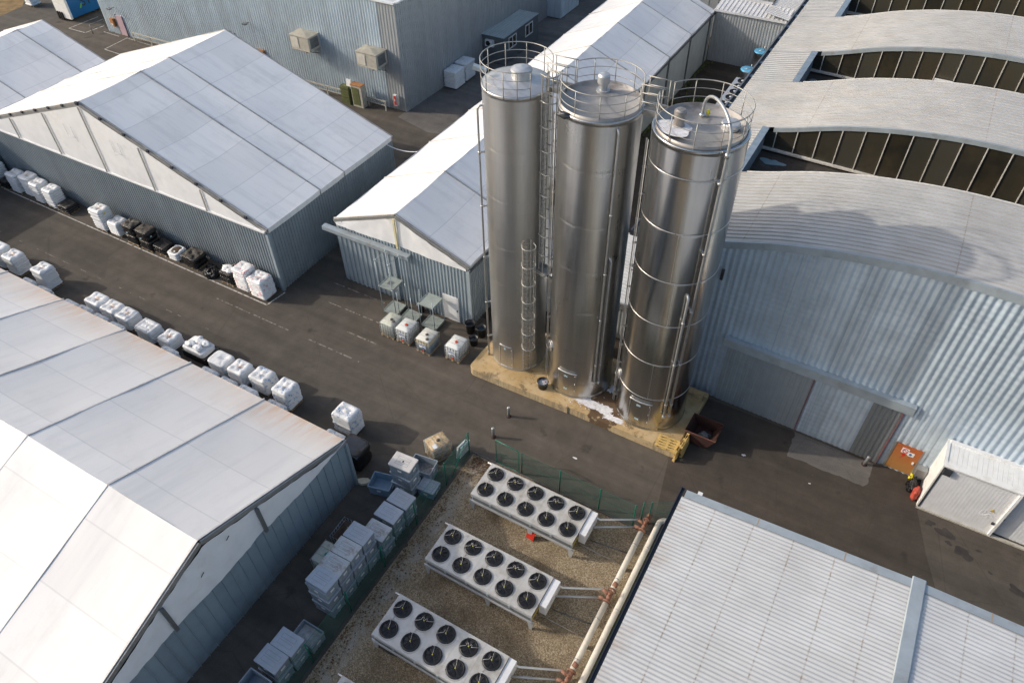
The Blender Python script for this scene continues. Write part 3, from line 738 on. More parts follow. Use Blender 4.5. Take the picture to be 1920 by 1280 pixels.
t = thing('post_box', 'orange brown box on the wall beside the pink door', 'box', (-79.65, 49.35, .9))
b = MB(); b.box(-.3, .25, -.15, .18, 0, .85); b.build('casing', M['brown_box'], t, off=1)
MB().box(-.15, .05, -.165, -.15, .1, .35).build('notice', M['tag_white'], t, off=1)
t = thing('barrier_rail', 'grey metal barrier rail standing by the white parking lines', 'barrier', (-82.2, 49, 0))
b = MB(); b.tube([(0, -.9, 0), (0, -.9, 1.0), (0, .9, 1.0), (0, .9, 0)], .05, 6); b.tube([(0, -.9, .5), (0, .9, .5)], .04, 6); b.build('hoop', M['alu_dark'], t, off=1)

# office container beside the tall hall
t = thing('office_container', 'dark grey office container with ribbed roof and two white windows', 'container', (-39.2, 66.6, 0))
b = MB(); b.box(-1.85, 1.85, -3.65, 3.65, .05, 2.72); b.build('body', M['annex'], t, off=1)
b = MB(); rp = rib_pts(-1.95, 1.95, .32, .05, 'trap')
b.add([(x, -3.72, 2.76 + h) for x, h in rp] + [(x, 3.72, 2.76 + h) for x, h in rp], [(i, i + 1, len(rp) + i + 1, len(rp) + i) for i in range(len(rp) - 1)]); b.build('roof', M['annex_roof'], t, off=1)
b = MB(); b.box(-1.97, -1.87, -3.74, 3.74, 2.7, 2.83); b.box(1.87, 1.97, -3.74, 3.74, 2.7, 2.80); b.box(-1.87, 1.87, -3.74, -3.66, 2.68, 2.76); b.build('roof_edge', M['annex'], t, off=1)
for y in (-2.75, .75):
    w = MB()
    for a in ((0, 1.6, 0, .1), (0, 1.6, 1.12, 1.22), (0, .1, .1, 1.12), (1.5, 1.6, .1, 1.12), (.76, .84, .1, 1.12)): w.box(1.86, 1.92, y + a[0], y + a[1], 1.28 + a[2], 1.28 + a[3])
    wo = w.build('window', M['white_paint'], t, off=1); MB().box(1.855, 1.875, y + .1, y + 1.5, 1.38, 2.4).build('pane', M['glass'], wo, off=1)
b = MB(); b.box(-.2, .75, -3.95, -3.68, 1.75, 2.4); ac = b.build('air_conditioner', M['white_steel'], t, off=1); MB().lathe([(.25, 0), (.25, .03)], n=20).build('fan', M['fan'], ac, off=1)
ac.children[0].location = (.15, -3.95, 2.08); ac.children[0].rotation_euler = (R(90), 0, 0)
t = thing('site_container', 'pale grey steel container beyond the office container', 'container', (-38.9, 78.4, 0))
b = MB(); b.box(-1.2, 1.2, -2.1, 2.6, .1, 2.7); 
for k in range(5): b.box(1.2, 1.23, -1.9 + k * .85, -1.5 + k * .85, .3, 2.5)
b.build('body', M['clad_back'], t, off=1)
b = MB(); b.box(-1.25, 1.25, -2.15, 2.65, 2.7, 2.78); b.build('roof', M['white_steel'], t, off=1)
b = MB(); b.box(-1.0, -.9, -2.18, -2.1, .2, 1.3); b.box(-.7, -.6, -2.18, -2.1, .2, 1.1); b.build('locking_bar', M['black'], t, off=1)

# blue swap body lorry box with lettering at the top edge
t = thing('lorry_trailer', 'blue sided lorry trailer with white back standing at the end of the tall hall', 'trailer', (-88.3, 54.6, 0))
b = MB(); b.box(-1.15, 1.2, -5.4, 7, .35, 3.7); b.build('body', M['blue'], t, off=1)
b = MB(); b.box(-1.15, 1.2, -5.46, -5.4, .3, 3.7); b.box(1.2, 1.23, -5.46, -5.2, .3, 3.7); b.build('rear_door', M['white_paint'], t, off=1)
for x in (-.95, -.55, -.2): MB().box(x, x + .16, -5.62, -5.46, .1, .95).build('dock_buffer', M['black'], t, off=1)
for y in (-2.2, 1.5, 5.0): MB().bar((1.05, y, 0), (1.05, y, .4), .12, .12).build('support_leg', M['gutter'], t, off=1)
b = MB(); b.box(-1.1, 1.1, 3.6, 5.6, .1, .4); b.build('axle', M['black'], t, off=1)
def text_mesh(name, txt, size, m, parent, loc, rot):
    cu = bpy.data.curves.new(name, 'FONT'); cu.body = txt; cu.size = size; cu.extrude = .004
    ob = bpy.data.objects.new(name, cu); me = bpy.data.meshes.new_from_object(ob); bpy.data.objects.remove(ob); bpy.data.curves.remove(cu)
    me.name = name; o = bpy.data.objects.new(name, me); me.materials.append(m); COL.objects.link(o); o.parent = parent; o.location = loc; o.rotation_euler = rot
    WL[o.name] = Vector((0, 0, 0)); return o
text_mesh('lettering', 'ST', 1.35, M['black'], t, (1.205, -3.62, 1.22), (R(90), 0, R(90)))
b = MB(); b.add([(1.206, -3.95, 1.1), (1.206, -3.75, 1.1), (1.206, -3.45, 1.55), (1.206, -3.65, 1.55)], [(0, 1, 2, 3)]); b.build('green_stroke', M['lime'], t, off=1)
# ------------------------------------------------------------------ barrel roofed hall (right)
KX = [(-10.05, 9.78), (-8.5, 10.05), (-7, 10.38), (-5.6, 10.75), (-4.2, 11.2), (-2.9, 11.6), (-1.5, 11.93), (-.25, 12.18), (2, 12.5), (3.8, 12.65), (6, 12.7), (8, 12.66), (10, 12.5), (12.3, 12.18), (15, 11.55), (17.7, 10.75), (22, 9.78)]
def zarc(x):
    for (a, za), (b, zb) in zip(KX, KX[1:]):
        if x <= b:
            i = KX.index((a, za)); f = (x - a) / (b - a)
            m0 = (zb - KX[max(i - 1, 0)][1]) / (b - KX[max(i - 1, 0)][0]); j = min(i + 2, len(KX) - 1)
            m1 = (KX[j][1] - za) / (KX[j][0] - a); h = b - a; f2 = f * f; f3 = f2 * f
            return (2 * f3 - 3 * f2 + 1) * za + (f3 - 2 * f2 + f) * h * m0 + (-2 * f3 + 3 * f2) * zb + (f3 - f2) * h * m1
    return KX[-1][1]
def RB(x, y, z):
    k = .028 + .0007 * (y - 30.4)
    return (x, y - k * (min(x, 12) + 5.6), z)
XS = [-10.05 + 32.05 * i / 64 for i in range(65)]
strips = [(30.42, 37.45), (43.15, 50.0), (55.45, 62.6), (67.7, 74.8), (80.0, 87.2)]
tR = thing('barrel_roofed_hall', 'large hall with wavy barrel roof strips, dark glazing bands and bare metal gable wall', 'building', (6, 56, 0))
XL = -6.95
for i, (a, b) in enumerate(strips):
    rp = rib_pts(a, b, .335, .09, 'groove')
    mb = MB(); n = len(rp)
    vs = [RB(x, y, zarc(x) + h) for y, h in rp for x in XS]; W = len(XS)
    mb.add(vs, [(j * W + k, j * W + k + 1, (j + 1) * W + k + 1, (j + 1) * W + k) for j in range(n - 1) for k in range(W - 1)], 0, False)
    mb.build('roof', M['roof_arch'], tR)
    # thin eaves trim at both long edges
    for yy, nm in ((a - .05, 'front_trim'), (b + .04, 'back_trim')):
        e = MB()
        hh = .34 if i == 0 and nm == 'front_trim' else .19 if nm == 'front_trim' else .12
        for x0, x1 in zip(XS, XS[1:]):
            if i > 0 or nm == 'back_trim':
                if x0 < XL: continue
            p = [RB(x0, yy - .05, zarc(x0) + .075), RB(x1, yy - .05, zarc(x1) + .075), RB(x1, yy + .09, zarc(x1) + .085), RB(x0, yy + .09, zarc(x0) + .085)]
            q = [RB(x0, yy - .05, zarc(x0) - hh), RB(x1, yy - .05, zarc(x1) - hh)]
            e.add([p[0], p[1], p[2], p[3], q[0], q[1]], [(0, 1, 2, 3), (4, 5, 1, 0)])
        e.build(nm, M['flash'] if nm == 'front_trim' and i == 0 else M['mullion'] if nm == 'back_trim' else M['flash'], tR)
for (a0, a), (b, b1) in zip(strips, strips[1:]):
    rp = rib_pts(a, b, .335, .09, 'groove'); n = len(rp); xs = [-10.05 + k * (XL + 10.05) / 8 for k in range(9)]; W = 9
    mb = MB(); mb.add([RB(x, y, zarc(x) + h) for y, h in rp for x in xs], [(j * W + k, j * W + k + 1, (j + 1) * W + k + 1, (j + 1) * W + k) for j in range(n - 1) for k in range(W - 1)], 0, True)
    mb.build('roof', M['roof_arch'], tR)
    zf = 9.0
    mb = MB(); mb.add([RB(XL, a, zf), RB(22, a, zf), RB(22, b, zf), RB(XL, b, zf)], [(0, 1, 2, 3)])
    mb.add([RB(x, a + .03, z) for x in XS if x >= XL for z in (zf, zarc(x))], [(2 * k, 2 * k + 1, 2 * k + 3, 2 * k + 2) for k in range(sum(x >= XL for x in XS) - 1)])
    mb.build('valley_gutter', M['pit'], tR)
    mb = MB(); mb.add([RB(XL, a, zf), RB(XL, b, zf), RB(XL, b, zarc(XL) + .06), RB(XL, a, zarc(XL) + .06)], [(0, 1, 2, 3)])
    mb.bar(RB(XL - .08, a, zarc(XL) + .07), RB(XL - .08, b, zarc(XL) + .07), .42, .05)
    mb.build('upstand', M['wash_blue'], tR)
    # glazing wall of the strip behind
    gl = MB(); xg = [x for x in XS if x >= XL]
    xg = [XL] + xg
    gl.add([RB(x, b - .02, z) for x in xg for z in (zf + .22, zarc(x) - .2)], [(2 * k, 2 * k + 2, 2 * k + 3, 2 * k + 1) for k in range(len(xg) - 1)])
    go = gl.build('glazing', M['glass'], tR)
    fr = MB(); fr.bar(RB(XL, b - .14, zf + .2), RB(22, b - .14, zf + .2), .26, .10)
    x = XL + .62
    while x < 22:
        fr.bar(RB(x, b - .05, zf + .25), RB(x, b - .05, zarc(x) - .2), .055, .07, up=(0, 1, 0)); x += 1.21
    fr.build('glazing_bars', M['mullion'], go)
# puddle and small things in the first valley
p = MB(); poly(p, ragged(-6.0, 41.9, .62, .38, amp=.35, seed=4), 9.01); tag(p.build('puddle', plain('pale_puddle', (.22, .32, .36), .15)), 'pale blue puddle on the dark valley floor of the first glazing band', 'puddle', kind='stuff')
p = MB(); poly(p, ragged(-6.3, 54.1, .4, .25, amp=.35, seed=9), 9.01); tag(p.build('puddle', bpy.data.materials['pale_puddle']), 'small puddle on the valley floor of the second glazing band', 'puddle', kind='stuff')
p = MB(); p.box(1.0, 2.1, 54.75, 55.0, 9.9, 10.5, M=Matrix.Rotation(R(0), 4, 'X')); p.build('roof_hood', M['fabric'], tR)
# the front gable wall: bare profiled sheet
mb = MB(); XW0, XW1 = -9.95, 21.9
n = round((XW1 - XW0) / .33); pts = []
for i in range(n):
    for k in range(6): pts.append((XW0 + (i + k / 6) * (XW1 - XW0) / n, .5 - .5 * math.cos(2 * PI * k / 6)))
pts.append((XW1, 0))
zrows = [0, .25, .5, .75, 1.0]
vs = [RB(x, 30.40 - .068 * h, (zarc(x) - .2) * q) for q in zrows for x, h in pts]; W = len(pts)
mb.add(vs, [(j * W + k, j * W + k + 1, (j + 1) * W + k + 1, (j + 1) * W + k) for j in range(4) for k in range(W - 1)], 0, True)
mb.build('front_wall', M['galv'], tR)
mb = MB(); corr_wall(mb, (-9.95, 90), (-9.95, 30.5), 0, 9.7, .33, .04); corr_wall(mb, (21.9, 30), (21.9, 90), 0, 9.7, .33, .04); mb.build('side_wall', M['clad_grey'], tR)
gt = MB(); gt.box(-10.42, -10.32, 30.3, 90, 9.55, 9.86); gt.box(-10.32, -9.9, 30.3, 90, 9.55, 9.6); gt.box(-10.42, -9.96, 30.26, 30.3, 9.55, 9.84)
gto = gt.build('gutter', M['gutter_grey'], tR)
br = MB()
for k in range(24): br.box(-10.34, -10.02, 31.5 + 2.45 * k, 31.9 + 2.45 * k, 9.66, 9.70)
br.build('gutter_bracket', M['flash'], gto)
mb = MB(); mb.add([(-10.0, 30.4, 9.6), (-9.9, 90, 9.6), (-10.0, 90, 9.7), (-10.05, 30.4, 9.7)], [(0, 1, 2, 3)])
# sliding doors
YD = lambda x: 30.42 - .028 * (x + 5.6)
def on_wall(mb, x0, x1, z0, z1, out0, out1, mi=0):
    a = [(x, YD(x) - o, z) for z in (z0, z1) for o in (out1, out0) for x in (x0, x1)]
    return mb.add(a, [(0, 2, 3, 1), (4, 5, 7, 6), (0, 1, 5, 4), (2, 6, 7, 3), (0, 4, 6, 2), (1, 3, 7, 5)], mi)
d = MB(); on_wall(d, -4.25, 5.55, 4.62, 4.98, .06, .34); on_wall(d, -4.25, 5.55, 4.98, 5.02, .06, .40); on_wall(d, -4.25, 5.55, 4.42, 4.62, .22, .34); d.build('door_rail_cover', M['flash'], tR)
def wall_sheet(name, x0, x1, z0, z1, out, pitch, depth, m, kind='trap'):
    mb = MB(); corr_wall(mb, (x0, YD(x0) - out), (x1, YD(x1) - out), z0, z1, pitch, depth, kind); mb.quad((x0, YD(x0) - out, z0), (x0, YD(x0) - .05, z0), (x0, YD(x0) - .05, z1), (x0, YD(x0) - out, z1)); mb.quad((x1, YD(x1) - out, z0), (x1, YD(x1) - .05, z0), (x1, YD(x1) - .05, z1), (x1, YD(x1) - out, z1))
    return mb.build(name, m, tR)
wall_sheet('sliding_door', -4.0, .72, .05, 4.55, .13, .27, .025, M['door_grey'])
wall_sheet('door_infill', .78, 3.75, .03, 4.5, .09, .30, .035, M['galv'], 'sine')
wall_sheet('sliding_door', 3.75, 5.15, .05, 4.52, .12, .25, .025, M['door_dark'])
for x in (.72, 5.15):
    d = MB(); on_wall(d, x, x + .045, .04, 4.5, .06, .19); d.build('door_edge', M['red_edge'], tR)
d = MB(); on_wall(d, 5.6, 6.87, .12, 2.12, .06, .11); od = d.build('door', M['orange'], tR)
d = MB(); on_wall(d, 5.50, 5.6, .05, 2.2, .06, .13); on_wall(d, 6.87, 6.96, .05, 2.2, .06, .13); d.build('door_frame', M['alu'], od)
d = MB(); on_wall(d, 6.68, 6.76, 1.0, 1.14, .11, .17); d.build('handle', M['tag_white'], od)
d = MB(); on_wall(d, 5.95, 6.30, 1.55, 1.93, .112, .118); on_wall(d, 6.3, 6.60, 1.46, 1.75, .112, .118); d.build('notice', M['tag_white'], od)
d = MB(); c0 = (6.13, YD(6.13) - .125, 1.74)
d.tube([(c0[0] + .12 * math.cos(t), c0[1], c0[2] + .15 * math.sin(t)) for t in [2 * PI * k / 20 for k in range(20)]], .018, 5, True); d.bar((c0[0] - .09, c0[1], c0[2] + .1), (c0[0] + .09, c0[1], c0[2] - .1), .03, .012); on_wall(d, 6.05, 6.24, 1.38, 1.52, .112, .12); on_wall(d, 6.11, 6.17, 1.25, 1.38, .112, .12); d.build('prohibition_sign', M['red'], od)
d = MB(); on_wall(d, 6.36, 6.48, 1.53, 1.68, .119, .124); d.build('blue_symbol', M['blue_mark'], od)
d = MB(); d.tube([(-9.8 + .0, 30.2, .1), (-9.8, 30.2, 9.6)], .06, 6); d.build('downpipe', M['alu'], tR)
d = MB(); on_wall(d, -5.3, -5.15, 8.6, 9.2, .05, .25); d.build('wall_lamp', M['gutter'], tR)

# ------------------------------------------------------------------ connecting block at the far end of the narrow yard
tK = thing('connecting_block', 'grey ribbed building closing the yard between the narrow hall and the barrel roofed hall', 'building', (-15.5, 80, 0))
mb = MB(); corr_wall(mb, (-19.6, 74.1), (-10.0, 74.2), 0, 5.02, .28, .035); mb.build('wall', M['clad_grey'], tK)
mb = MB(); rp = rib_pts(-19.7, -12.6, .42, .05, 'trap')
mb.add([(x, 74.0, 5.06 + h) for x, h in rp] + [(x + .1, 76.2, 5.55 + h) for x, h in rp], [(i, i + 1, len(rp) + i + 1, len(rp) + i) for i in range(len(rp) - 1)]); mb.box(-19.7, -12.6, 73.9, 74.02, 4.95, 5.12); mb.box(-19.6, -14.7, 76.2, 76.5, 5.3, 5.75)
mb.build('roof', M['roof_light'], tK)
mb = MB(); rp = rib_pts(74.0, 95, .36, .05, 'trap')
mb.add([(-14.75, y, 5.62 + h) for y, h in rp] + [(-10.3, y, 4.9 + h) for y, h in rp], [(i, i + 1, len(rp) + i + 1, len(rp) + i) for i in range(len(rp) - 1)]); mb.build('lean_to_roof', M['roof_light'], tK)
mb = MB(); corr_wall(mb, (-30, 79.6), (-14.8, 79.6), 0, 9.0, 1.0, .04, 'seam'); mb.build('back_wall', M['clad_grey'], tK)
mb = MB(); mb.box(-19.6, -14.75, 76.5, 79.6, 4.2, 4.25); mb.box(-14.78, -14.7, 76.2, 95, 4.2, 5.72); mb.build('sunken_roof', M['pit'], tK)
for i, (y, lab) in enumerate(((73.0, 'steel tank with a blue and cream lid, nearer the ribbed end wall'), (68.5, 'steel tank with a bright blue lid, next to the row of fans'))):
    t = thing('storage_tank', lab, 'tank', (-14.1 + .05 * i, y, 0), 0, 'steel tanks in the narrow yard')
    b = MB(); b.lathe([(.66, 0), (.66, .9), (.675, .92), (.66, .94), (.66, 2.3), (.70, 2.36)], n=28); b.build('shell', M['steel1'], t, off=1)
    b = MB(); b.lathe([(.72, 2.36), (.72, 2.42), (.5, 2.47), (.1, 2.5)], n=28); b.build('lid', M['blue_lid'], t, off=1)
    b = MB(); b.tube([(.2, .1, 2.48), (.2, .1, 2.9)], .03, 6); b.tube([(-.2, -.2, 2.48), (.2, .1, 2.6)], .03, 6); b.build('inlet_pipe', M['steel_trim'], t, off=1)
t = thing('fan_bank', 'pale fan cooler with black fans standing below the barrel hall gutter', 'cooler', (-14.0, 64.4, 0))
b = MB(); b.box(-.75, .75, -3.0, 3.0, .45, 1.95); b.build('casing', M['white_steel'], t, off=1)
for k in range(5):
    f = MB(); f.lathe([(.43, 1.95), (.43, 2.05), (.40, 2.05), (.40, 1.97)], (0, -2.4 + 1.2 * k), 24, caps=False); f.lathe([(.4, 1.965), (.4, 1.97)], (0, -2.4 + 1.2 * k), 24)
    fo = f.build('fan', M['fan'], t, off=1); f = MB(); f.lathe([(.12, 1.97), (.12, 2.06)], (0, -2.4 + 1.2 * k), 12); f.build('hub', M['white_steel'], fo, off=1)
for y in (-2.7, 0, 2.7): 
    b = MB(); b.box(-.7, -.6, y - .06, y + .06, 0, .45); b.box(.6, .7, y - .06, y + .06, 0, .45); b.build('leg', M['alu'], t, off=1)
MB().box(-.4, .1, -3.012, -3.0, .9, 1.2).build('blue_marking', M['blue_mark'], t, off=1)
# low roof seen between the silos
t = thing('lean_to_shed', 'low pale ribbed shed roof glimpsed in the gaps behind the silos', 'shed', (-14.6, 35.5, 0))
b = MB(); rp = rib_pts(31.9, 38.6, .3, .05)
b.add([(-19.2, y, 3.5 + h) for y, h in rp] + [(-10.2, y, 3.0 + h) for y, h in rp], [(i, len(rp) + i, len(rp) + i + 1, i + 1) for i in range(len(rp) - 1)], 0, True); b.build('roof', M['roof_light'], t)
b = MB(); b.box(-19.2, -10.25, 31.75, 31.88, 2.75, 3.2); b.build('gutter', M['alu'], t)
b = MB(); corr_wall(b, (-19.2, 32.1), (-10.25, 32.1), 0, 3.0, .25, .03); corr_wall(b, (-10.25, 38.5), (-19.2, 38.5), 0, 3.3, .25, .03); b.build('wall', M['clad_grey'], t)

# ------------------------------------------------------------------ low hall bottom right
tL = thing('low_metal_hall', 'low hall with pale ribbed metal roof in the lower right corner', 'building', (8, 8, 0))
RX, ZE, ZR = 6.72, 5.97, 6.28
def zlow(x): return ZE + (ZR - ZE) * (x + 2.75) / (RX + 2.75) if x <= RX else ZR - .02 - (x - RX) * .033
rp = rib_pts(-4.0, 19.02, .1775, .027)
for nm, xs in (('roof', [-2.64, 0, 2.4, 4.6, RX - .2]), ('roof', [RX + .2, 9, 12, 16, 20])):
    b = MB(); W = len(xs)
    b.add([(x, y, zlow(x) + h) for y, h in rp for x in xs], [(j * W + k, j * W + k + 1, (j + 1) * W + k + 1, (j + 1) * W + k) for j in range(len(rp) - 1) for k in range(W - 1)], 0, True)
    b.build(nm, M['roof_near'], tL)
b = MB()
b.add([(RX - .26, -4, ZR + .05), (RX - .22, -4, ZR + .09), (RX + .22, -4, ZR + .09), (RX + .26, -4, ZR + .05), (RX - .26, 19.5, ZR + .05), (RX - .22, 19.5, ZR + .09), (RX + .22, 19.5, ZR + .09), (RX + .26, 19.5, ZR + .05)], [(0, 1, 5, 4), (1, 2, 6, 5), (2, 3, 7, 6), (4, 5, 6, 7), (0, 4, 7, 3)])
b.add([(RX + .26, -4, ZR + .05), (RX + .26, 19.5, ZR + .05), (RX + .26, 19.5, ZR - .15), (RX + .26, -4, ZR - .15)], [(0, 1, 2, 3)])
b.build('ridge_cap', M['flash'], tL)
for x0, x1 in ((-2.55, RX - .26), (RX + .26, 20)):
    b = MB(); b.add([(x0, 19.0, zlow(x0) + .045), (x1, 19.0, zlow(x1) + .045), (x1, 19.38, zlow(x1) + .06), (x0, 19.38, zlow(x0) + .06), (x0, 19.4, zlow(x0) - .3), (x1, 19.4, zlow(x1) - .3)], [(0, 1, 2, 3), (3, 2, 5, 4)]); b.build('verge_flashing', M['flash'], tL)
for x in (.55, 4.0, 9.3):
    b = MB(); b.add([(x, 18.99, zlow(x) + .05), (x + .05, 18.99, zlow(x) + .05), (x + .05, 19.39, zlow(x) + .066), (x, 19.39, zlow(x) + .066)], [(0, 1, 2, 3)]); b.build('flashing_joint', plain('joint_rust', (.34, .27, .2), .7) if 'joint_rust' not in bpy.data.materials else bpy.data.materials['joint_rust'], tL)
b = MB(); b.box(-2.82, -2.79, -4, 19.45, 5.86, 6.0); b.box(-2.79, -2.66, -4, 19.45, 5.86, 5.89); b.box(-2.66, -2.63, -4, 19.45, 5.88, 5.96); b.box(-2.86, -2.63, 19.45, 19.48, 5.86, 6.0); b.build('gutter', M['gutter'], tL)
b = MB(); b.box(-2.1, -1.9, 19.4, 19.62, 5.78, 5.95); b.build('white_bracket', M['white_paint'], tL)
b = MB(); corr_wall(b, (-2.55, 19), (-2.55, -4), 0, 5.9, .3, .03); b.build('wall', M['clad_grey'], tL)
b = MB(); corr_wall(b, (20, 19.15), (-2.55, 19.15), 0, 5.75, .3, .03); b.build('wall', M['clad_grey'], tL)

# the hall is slightly out of square with the road
for o in tL.children:
    for v_ in o.data.vertices: v_.co.y += .024 * (v_.co.x + 10.75) - .30
# ------------------------------------------------------------------ white booth against the bare metal wall
tW = thing('white_booth', 'white flat-roofed booth with sliding doors built against the bare metal wall', 'booth', (12.5, 29, 0))
ZB = 3.62
b = MB(); b.box(7.52, 7.6, 28.24, 30.0, 0, ZB); b.build('side_wall', M['white_paint'], tW)
b = MB(); n = 46
for k in range(n):
    x0 = 7.6 + k * .22; x1 = x0 + .213; b.box(x0, x1, 28.42, 29.72, ZB - .05 + .004 * (k % 3), ZB + .02 + .003 * ((k * 7) % 4))
b.box(7.5, 17.8, 28.2, 29.95, ZB - .16, ZB - .06); b.build('roof', M['white_paint'], tW)
b = MB(); b.box(7.48, 17.8, 28.12, 28.42, ZB - .03, ZB + .06); b.box(7.48, 7.62, 28.42, 29.95, ZB - .03, ZB + .06); b.box(7.62, 17.8, 29.72, 29.95, ZB - .02, ZB + .10); b.build('roof_edge', M['white_paint'], tW)
b = MB(); corr_wall(b, (7.66, 28.20), (10.88, 28.20), .06, ZB - .12, .155, .002); d1 = b.build('sliding_door', M['white_steel'], tW)
MB().box(7.58, 7.66, 28.18, 28.26, .05, ZB - .05).build('door_seal', M['gutter'], d1)
MB().box(10.84, 10.96, 28.08, 28.2, .05, ZB - .08).build('door_edge', M['white_paint'], d1)
b = MB(); corr_wall(b, (10.96, 28.40), (17.8, 28.40), .06, ZB - .1, .155, .003); b.build('rear_door', M['white_steel'], tW)
b = MB(); b.box(7.52, 17.8, 28.1, 28.17, 0, .1); b.box(10.9, 17.8, 28.17, 28.3, .0, .05); b.build('floor_rail', M['cream'], tW)
for x, z, y in ((10.72, 1.0, 28.08), (11.03, 1.35, 28.3)): MB().box(x - .06, x + .06, y, y + .1, z - .05, z + .06).build('handle', M['gutter'], tW)
b = MB(); b.box(7.62, 7.98, 28.05, 28.18, ZB - .52, ZB - .14); b.build('flood_lamp', M['gutter'], tW)
# torn white letters and a yellow warning triangle
q = random.Random(5); b = MB()
for x, z, w_, h_ in ((10.02, 1.42, .06, .28), (10.16, 1.5, .05, .3), (10.24, 1.62, .22, .06), (10.30, 1.38, .05, .22), (10.42, 1.45, .16, .07), (10.55, 1.34, .14, .06), (10.62, 1.5, .05, .16), (10.12, 1.25, .2, .07), (10.36, 1.2, .12, .1), (10.72, 1.42, .05, .14)):
    Mx = Matrix.Translation((x, 28.187, z)) @ Matrix.Rotation(q.uniform(-.7, .7), 4, 'Y'); b.box(-w_ / 2, w_ / 2, -.004, .004, -h_ / 2, h_ / 2, M=Mx)
b.build('torn_lettering', M['tag_white'], d1)
b = MB(); b.add([(10.28, 28.183, 1.72), (10.5, 28.183, 1.72), (10.39, 28.183, 1.93), (10.28, 28.19, 1.72), (10.5, 28.19, 1.72), (10.39, 28.19, 1.93)], [(0, 1, 2), (0, 3, 4, 1), (1, 4, 5, 2), (2, 5, 3, 0)]); b.build('warning_triangle', plain('warning_yellow', (.50, .34, .02), .5), d1)
t = thing('meter_box', 'grey meter box on the bare wall in the corner by the white booth', 'box', (7.25, 29.85, 0))
b = MB(); b.box(-.28, .22, -.25, .18, .55, 1.15); b.box(-.05, .05, -.1, 0, 0, .55); b.build('casing', M['alu'], t, off=1)
t = thing('hose_coupling', 'bright yellow hose coupling at the foot of the bare wall', 'coupling', (7.05, 29.8, 0))
b = MB()
for a_, b_, c_ in ((-.12, 0, .12), (.1, .03, .14), (0, -.1, .28), (-.08, .05, .32)): b.tube([(a_ - .07, b_, c_), (a_ + .07, b_, c_)], .075, 8)
b.build('body', M['yellow'], t, off=1); MB().tube([(0, 0, 0), (0, .05, .3), (.2, .1, .6)], .03, 6).build('pipe', M['alu'], t, off=1)
t = thing('red_sack', 'crumpled red sack leaning on the side of the white booth', 'sack', (7.3, 28.75, 0))
def blob(mb, c, r, seed, amp=.25, nu=20, nv=12, flat=True):
    vs = []
    for j in range(nv + 1):
        th = PI * j / nv
        for i in range(nu):
            ph = 2 * PI * i / nu; d = Vector((math.sin(th) * math.cos(ph), math.sin(th) * math.sin(ph), math.cos(th)))
            k = 1 + amp * mnoise.noise(d * 1.6 + Vector((seed, 0, 0))) + amp * .5 * mnoise.noise(d * 4 + Vector((0, seed, 0)))
            p = Vector(c) + Vector((d.x * r[0], d.y * r[1], d.z * r[2])) * k
            if flat: p.z = max(p.z, .004)
            vs.append(p)
    fs = [(j * nu + i, (j + 1) * nu + i, (j + 1) * nu + (i + 1) % nu, j * nu + (i + 1) % nu) for j in range(nv) for i in range(nu)]
    return mb.add(vs, fs, 0, True)
b = MB(); blob(b, (0, 0, .32), (.2, .34, .38), 3.1, .4); b.build('sack', plain('red_sacking', (.36, .055, .035), .6, var=.25, scale=5), t, off=1)
t = thing('black_sack', 'black bin bag slumped beside the red sack at the white booth', 'sack', (7.08, 29.2, 0))
b = MB(); blob(b, (0, 0, .3), (.24, .42, .42), 8.3, .4); b.build('bag', M['film'], t, off=1)
# ------------------------------------------------------------------ concrete pad and the three silos
t = thing('concrete_plinth', 'stained ochre concrete plinth carrying the three steel silos', 'plinth', (-11, 27.3, 0))
out = [(-4.52, 24.93), (-4.25, 29.95), (-17.5, 29.75), (-17.72, 26.2)]
for k in range(7):
    a = PI + .12 + (PI / 2 - .15) * k / 6; out.append((-17.3 + .42 * math.cos(a), 25.24 + .42 * math.sin(a)))
out += [(-14.5, 24.86), (-11.02, 24.93), (-11.0, 25.0), (-8, 24.95)]
b = MB()
def inset(pts, k):
    cx = sum(p[0] for p in pts) / len(pts); cy = sum(p[1] for p in pts) / len(pts)
    return [(cx + (x - cx) * (1 - k / 6.5), cy + (y - cy) * (1 - k / 2.6)) for x, y in pts]
b.loops([[(x, y, 0) for x, y in out], [(x, y, .49) for x, y in out], [(x, y, .52) for x, y in inset(out, .03)]]); b.build('slab', M['pad'], t)
PZ = .52
def ragged2(cx, cy, rx, ry, seed):
    o = []
    for k in range(90):
        t = 2 * PI * k / 90; c, s_ = math.cos(t), math.sin(t)
        r = 1 + .55 * mnoise.noise((c * 1.6 + seed, s_ * 1.6, seed)) + .35 * mnoise.noise((c * 5 + seed, s_ * 5, 2.)) + .18 * mnoise.noise((c * 13, s_ * 13 + seed, 4.))
        o.append((cx + rx * r * c, cy + ry * r * s_))
    return o
b = MB()
for seed, (cx, cy, rx, ry) in enumerate(((-10.35, 25.88, .95, .28), (-9.3, 25.82, .75, .30), (-8.55, 25.5, .55, .22), (-8.15, 25.42, .38, .16), (-9.95, 25.75, .5, .2), (-9.35, 27.4, .22, .3))):
    poly(b, ragged2(cx, cy, rx, ry, seed + 20), PZ + .005 + .0008 * seed)
q = random.Random(3)
for k in range(45):
    poly(b, ragged(q.uniform(-11.3, -7.5), q.gauss(25.65, .3), q.uniform(.015, .06), q.uniform(.012, .045), 9, .4, k), PZ + .011)
po = b.build('spilled_powder', M['powder']); tag(po, 'white powder spilled on the plinth between the second and third silo', 'powder', kind='stuff')
def pt(r, a, z): return Vector((r * math.cos(R(a)), r * math.sin(R(a)), z))
def arc(r, z, a0, a1, n=48): return [pt(r, a0 + (a1 - a0) * k / n, z) for k in range(n + 1)]
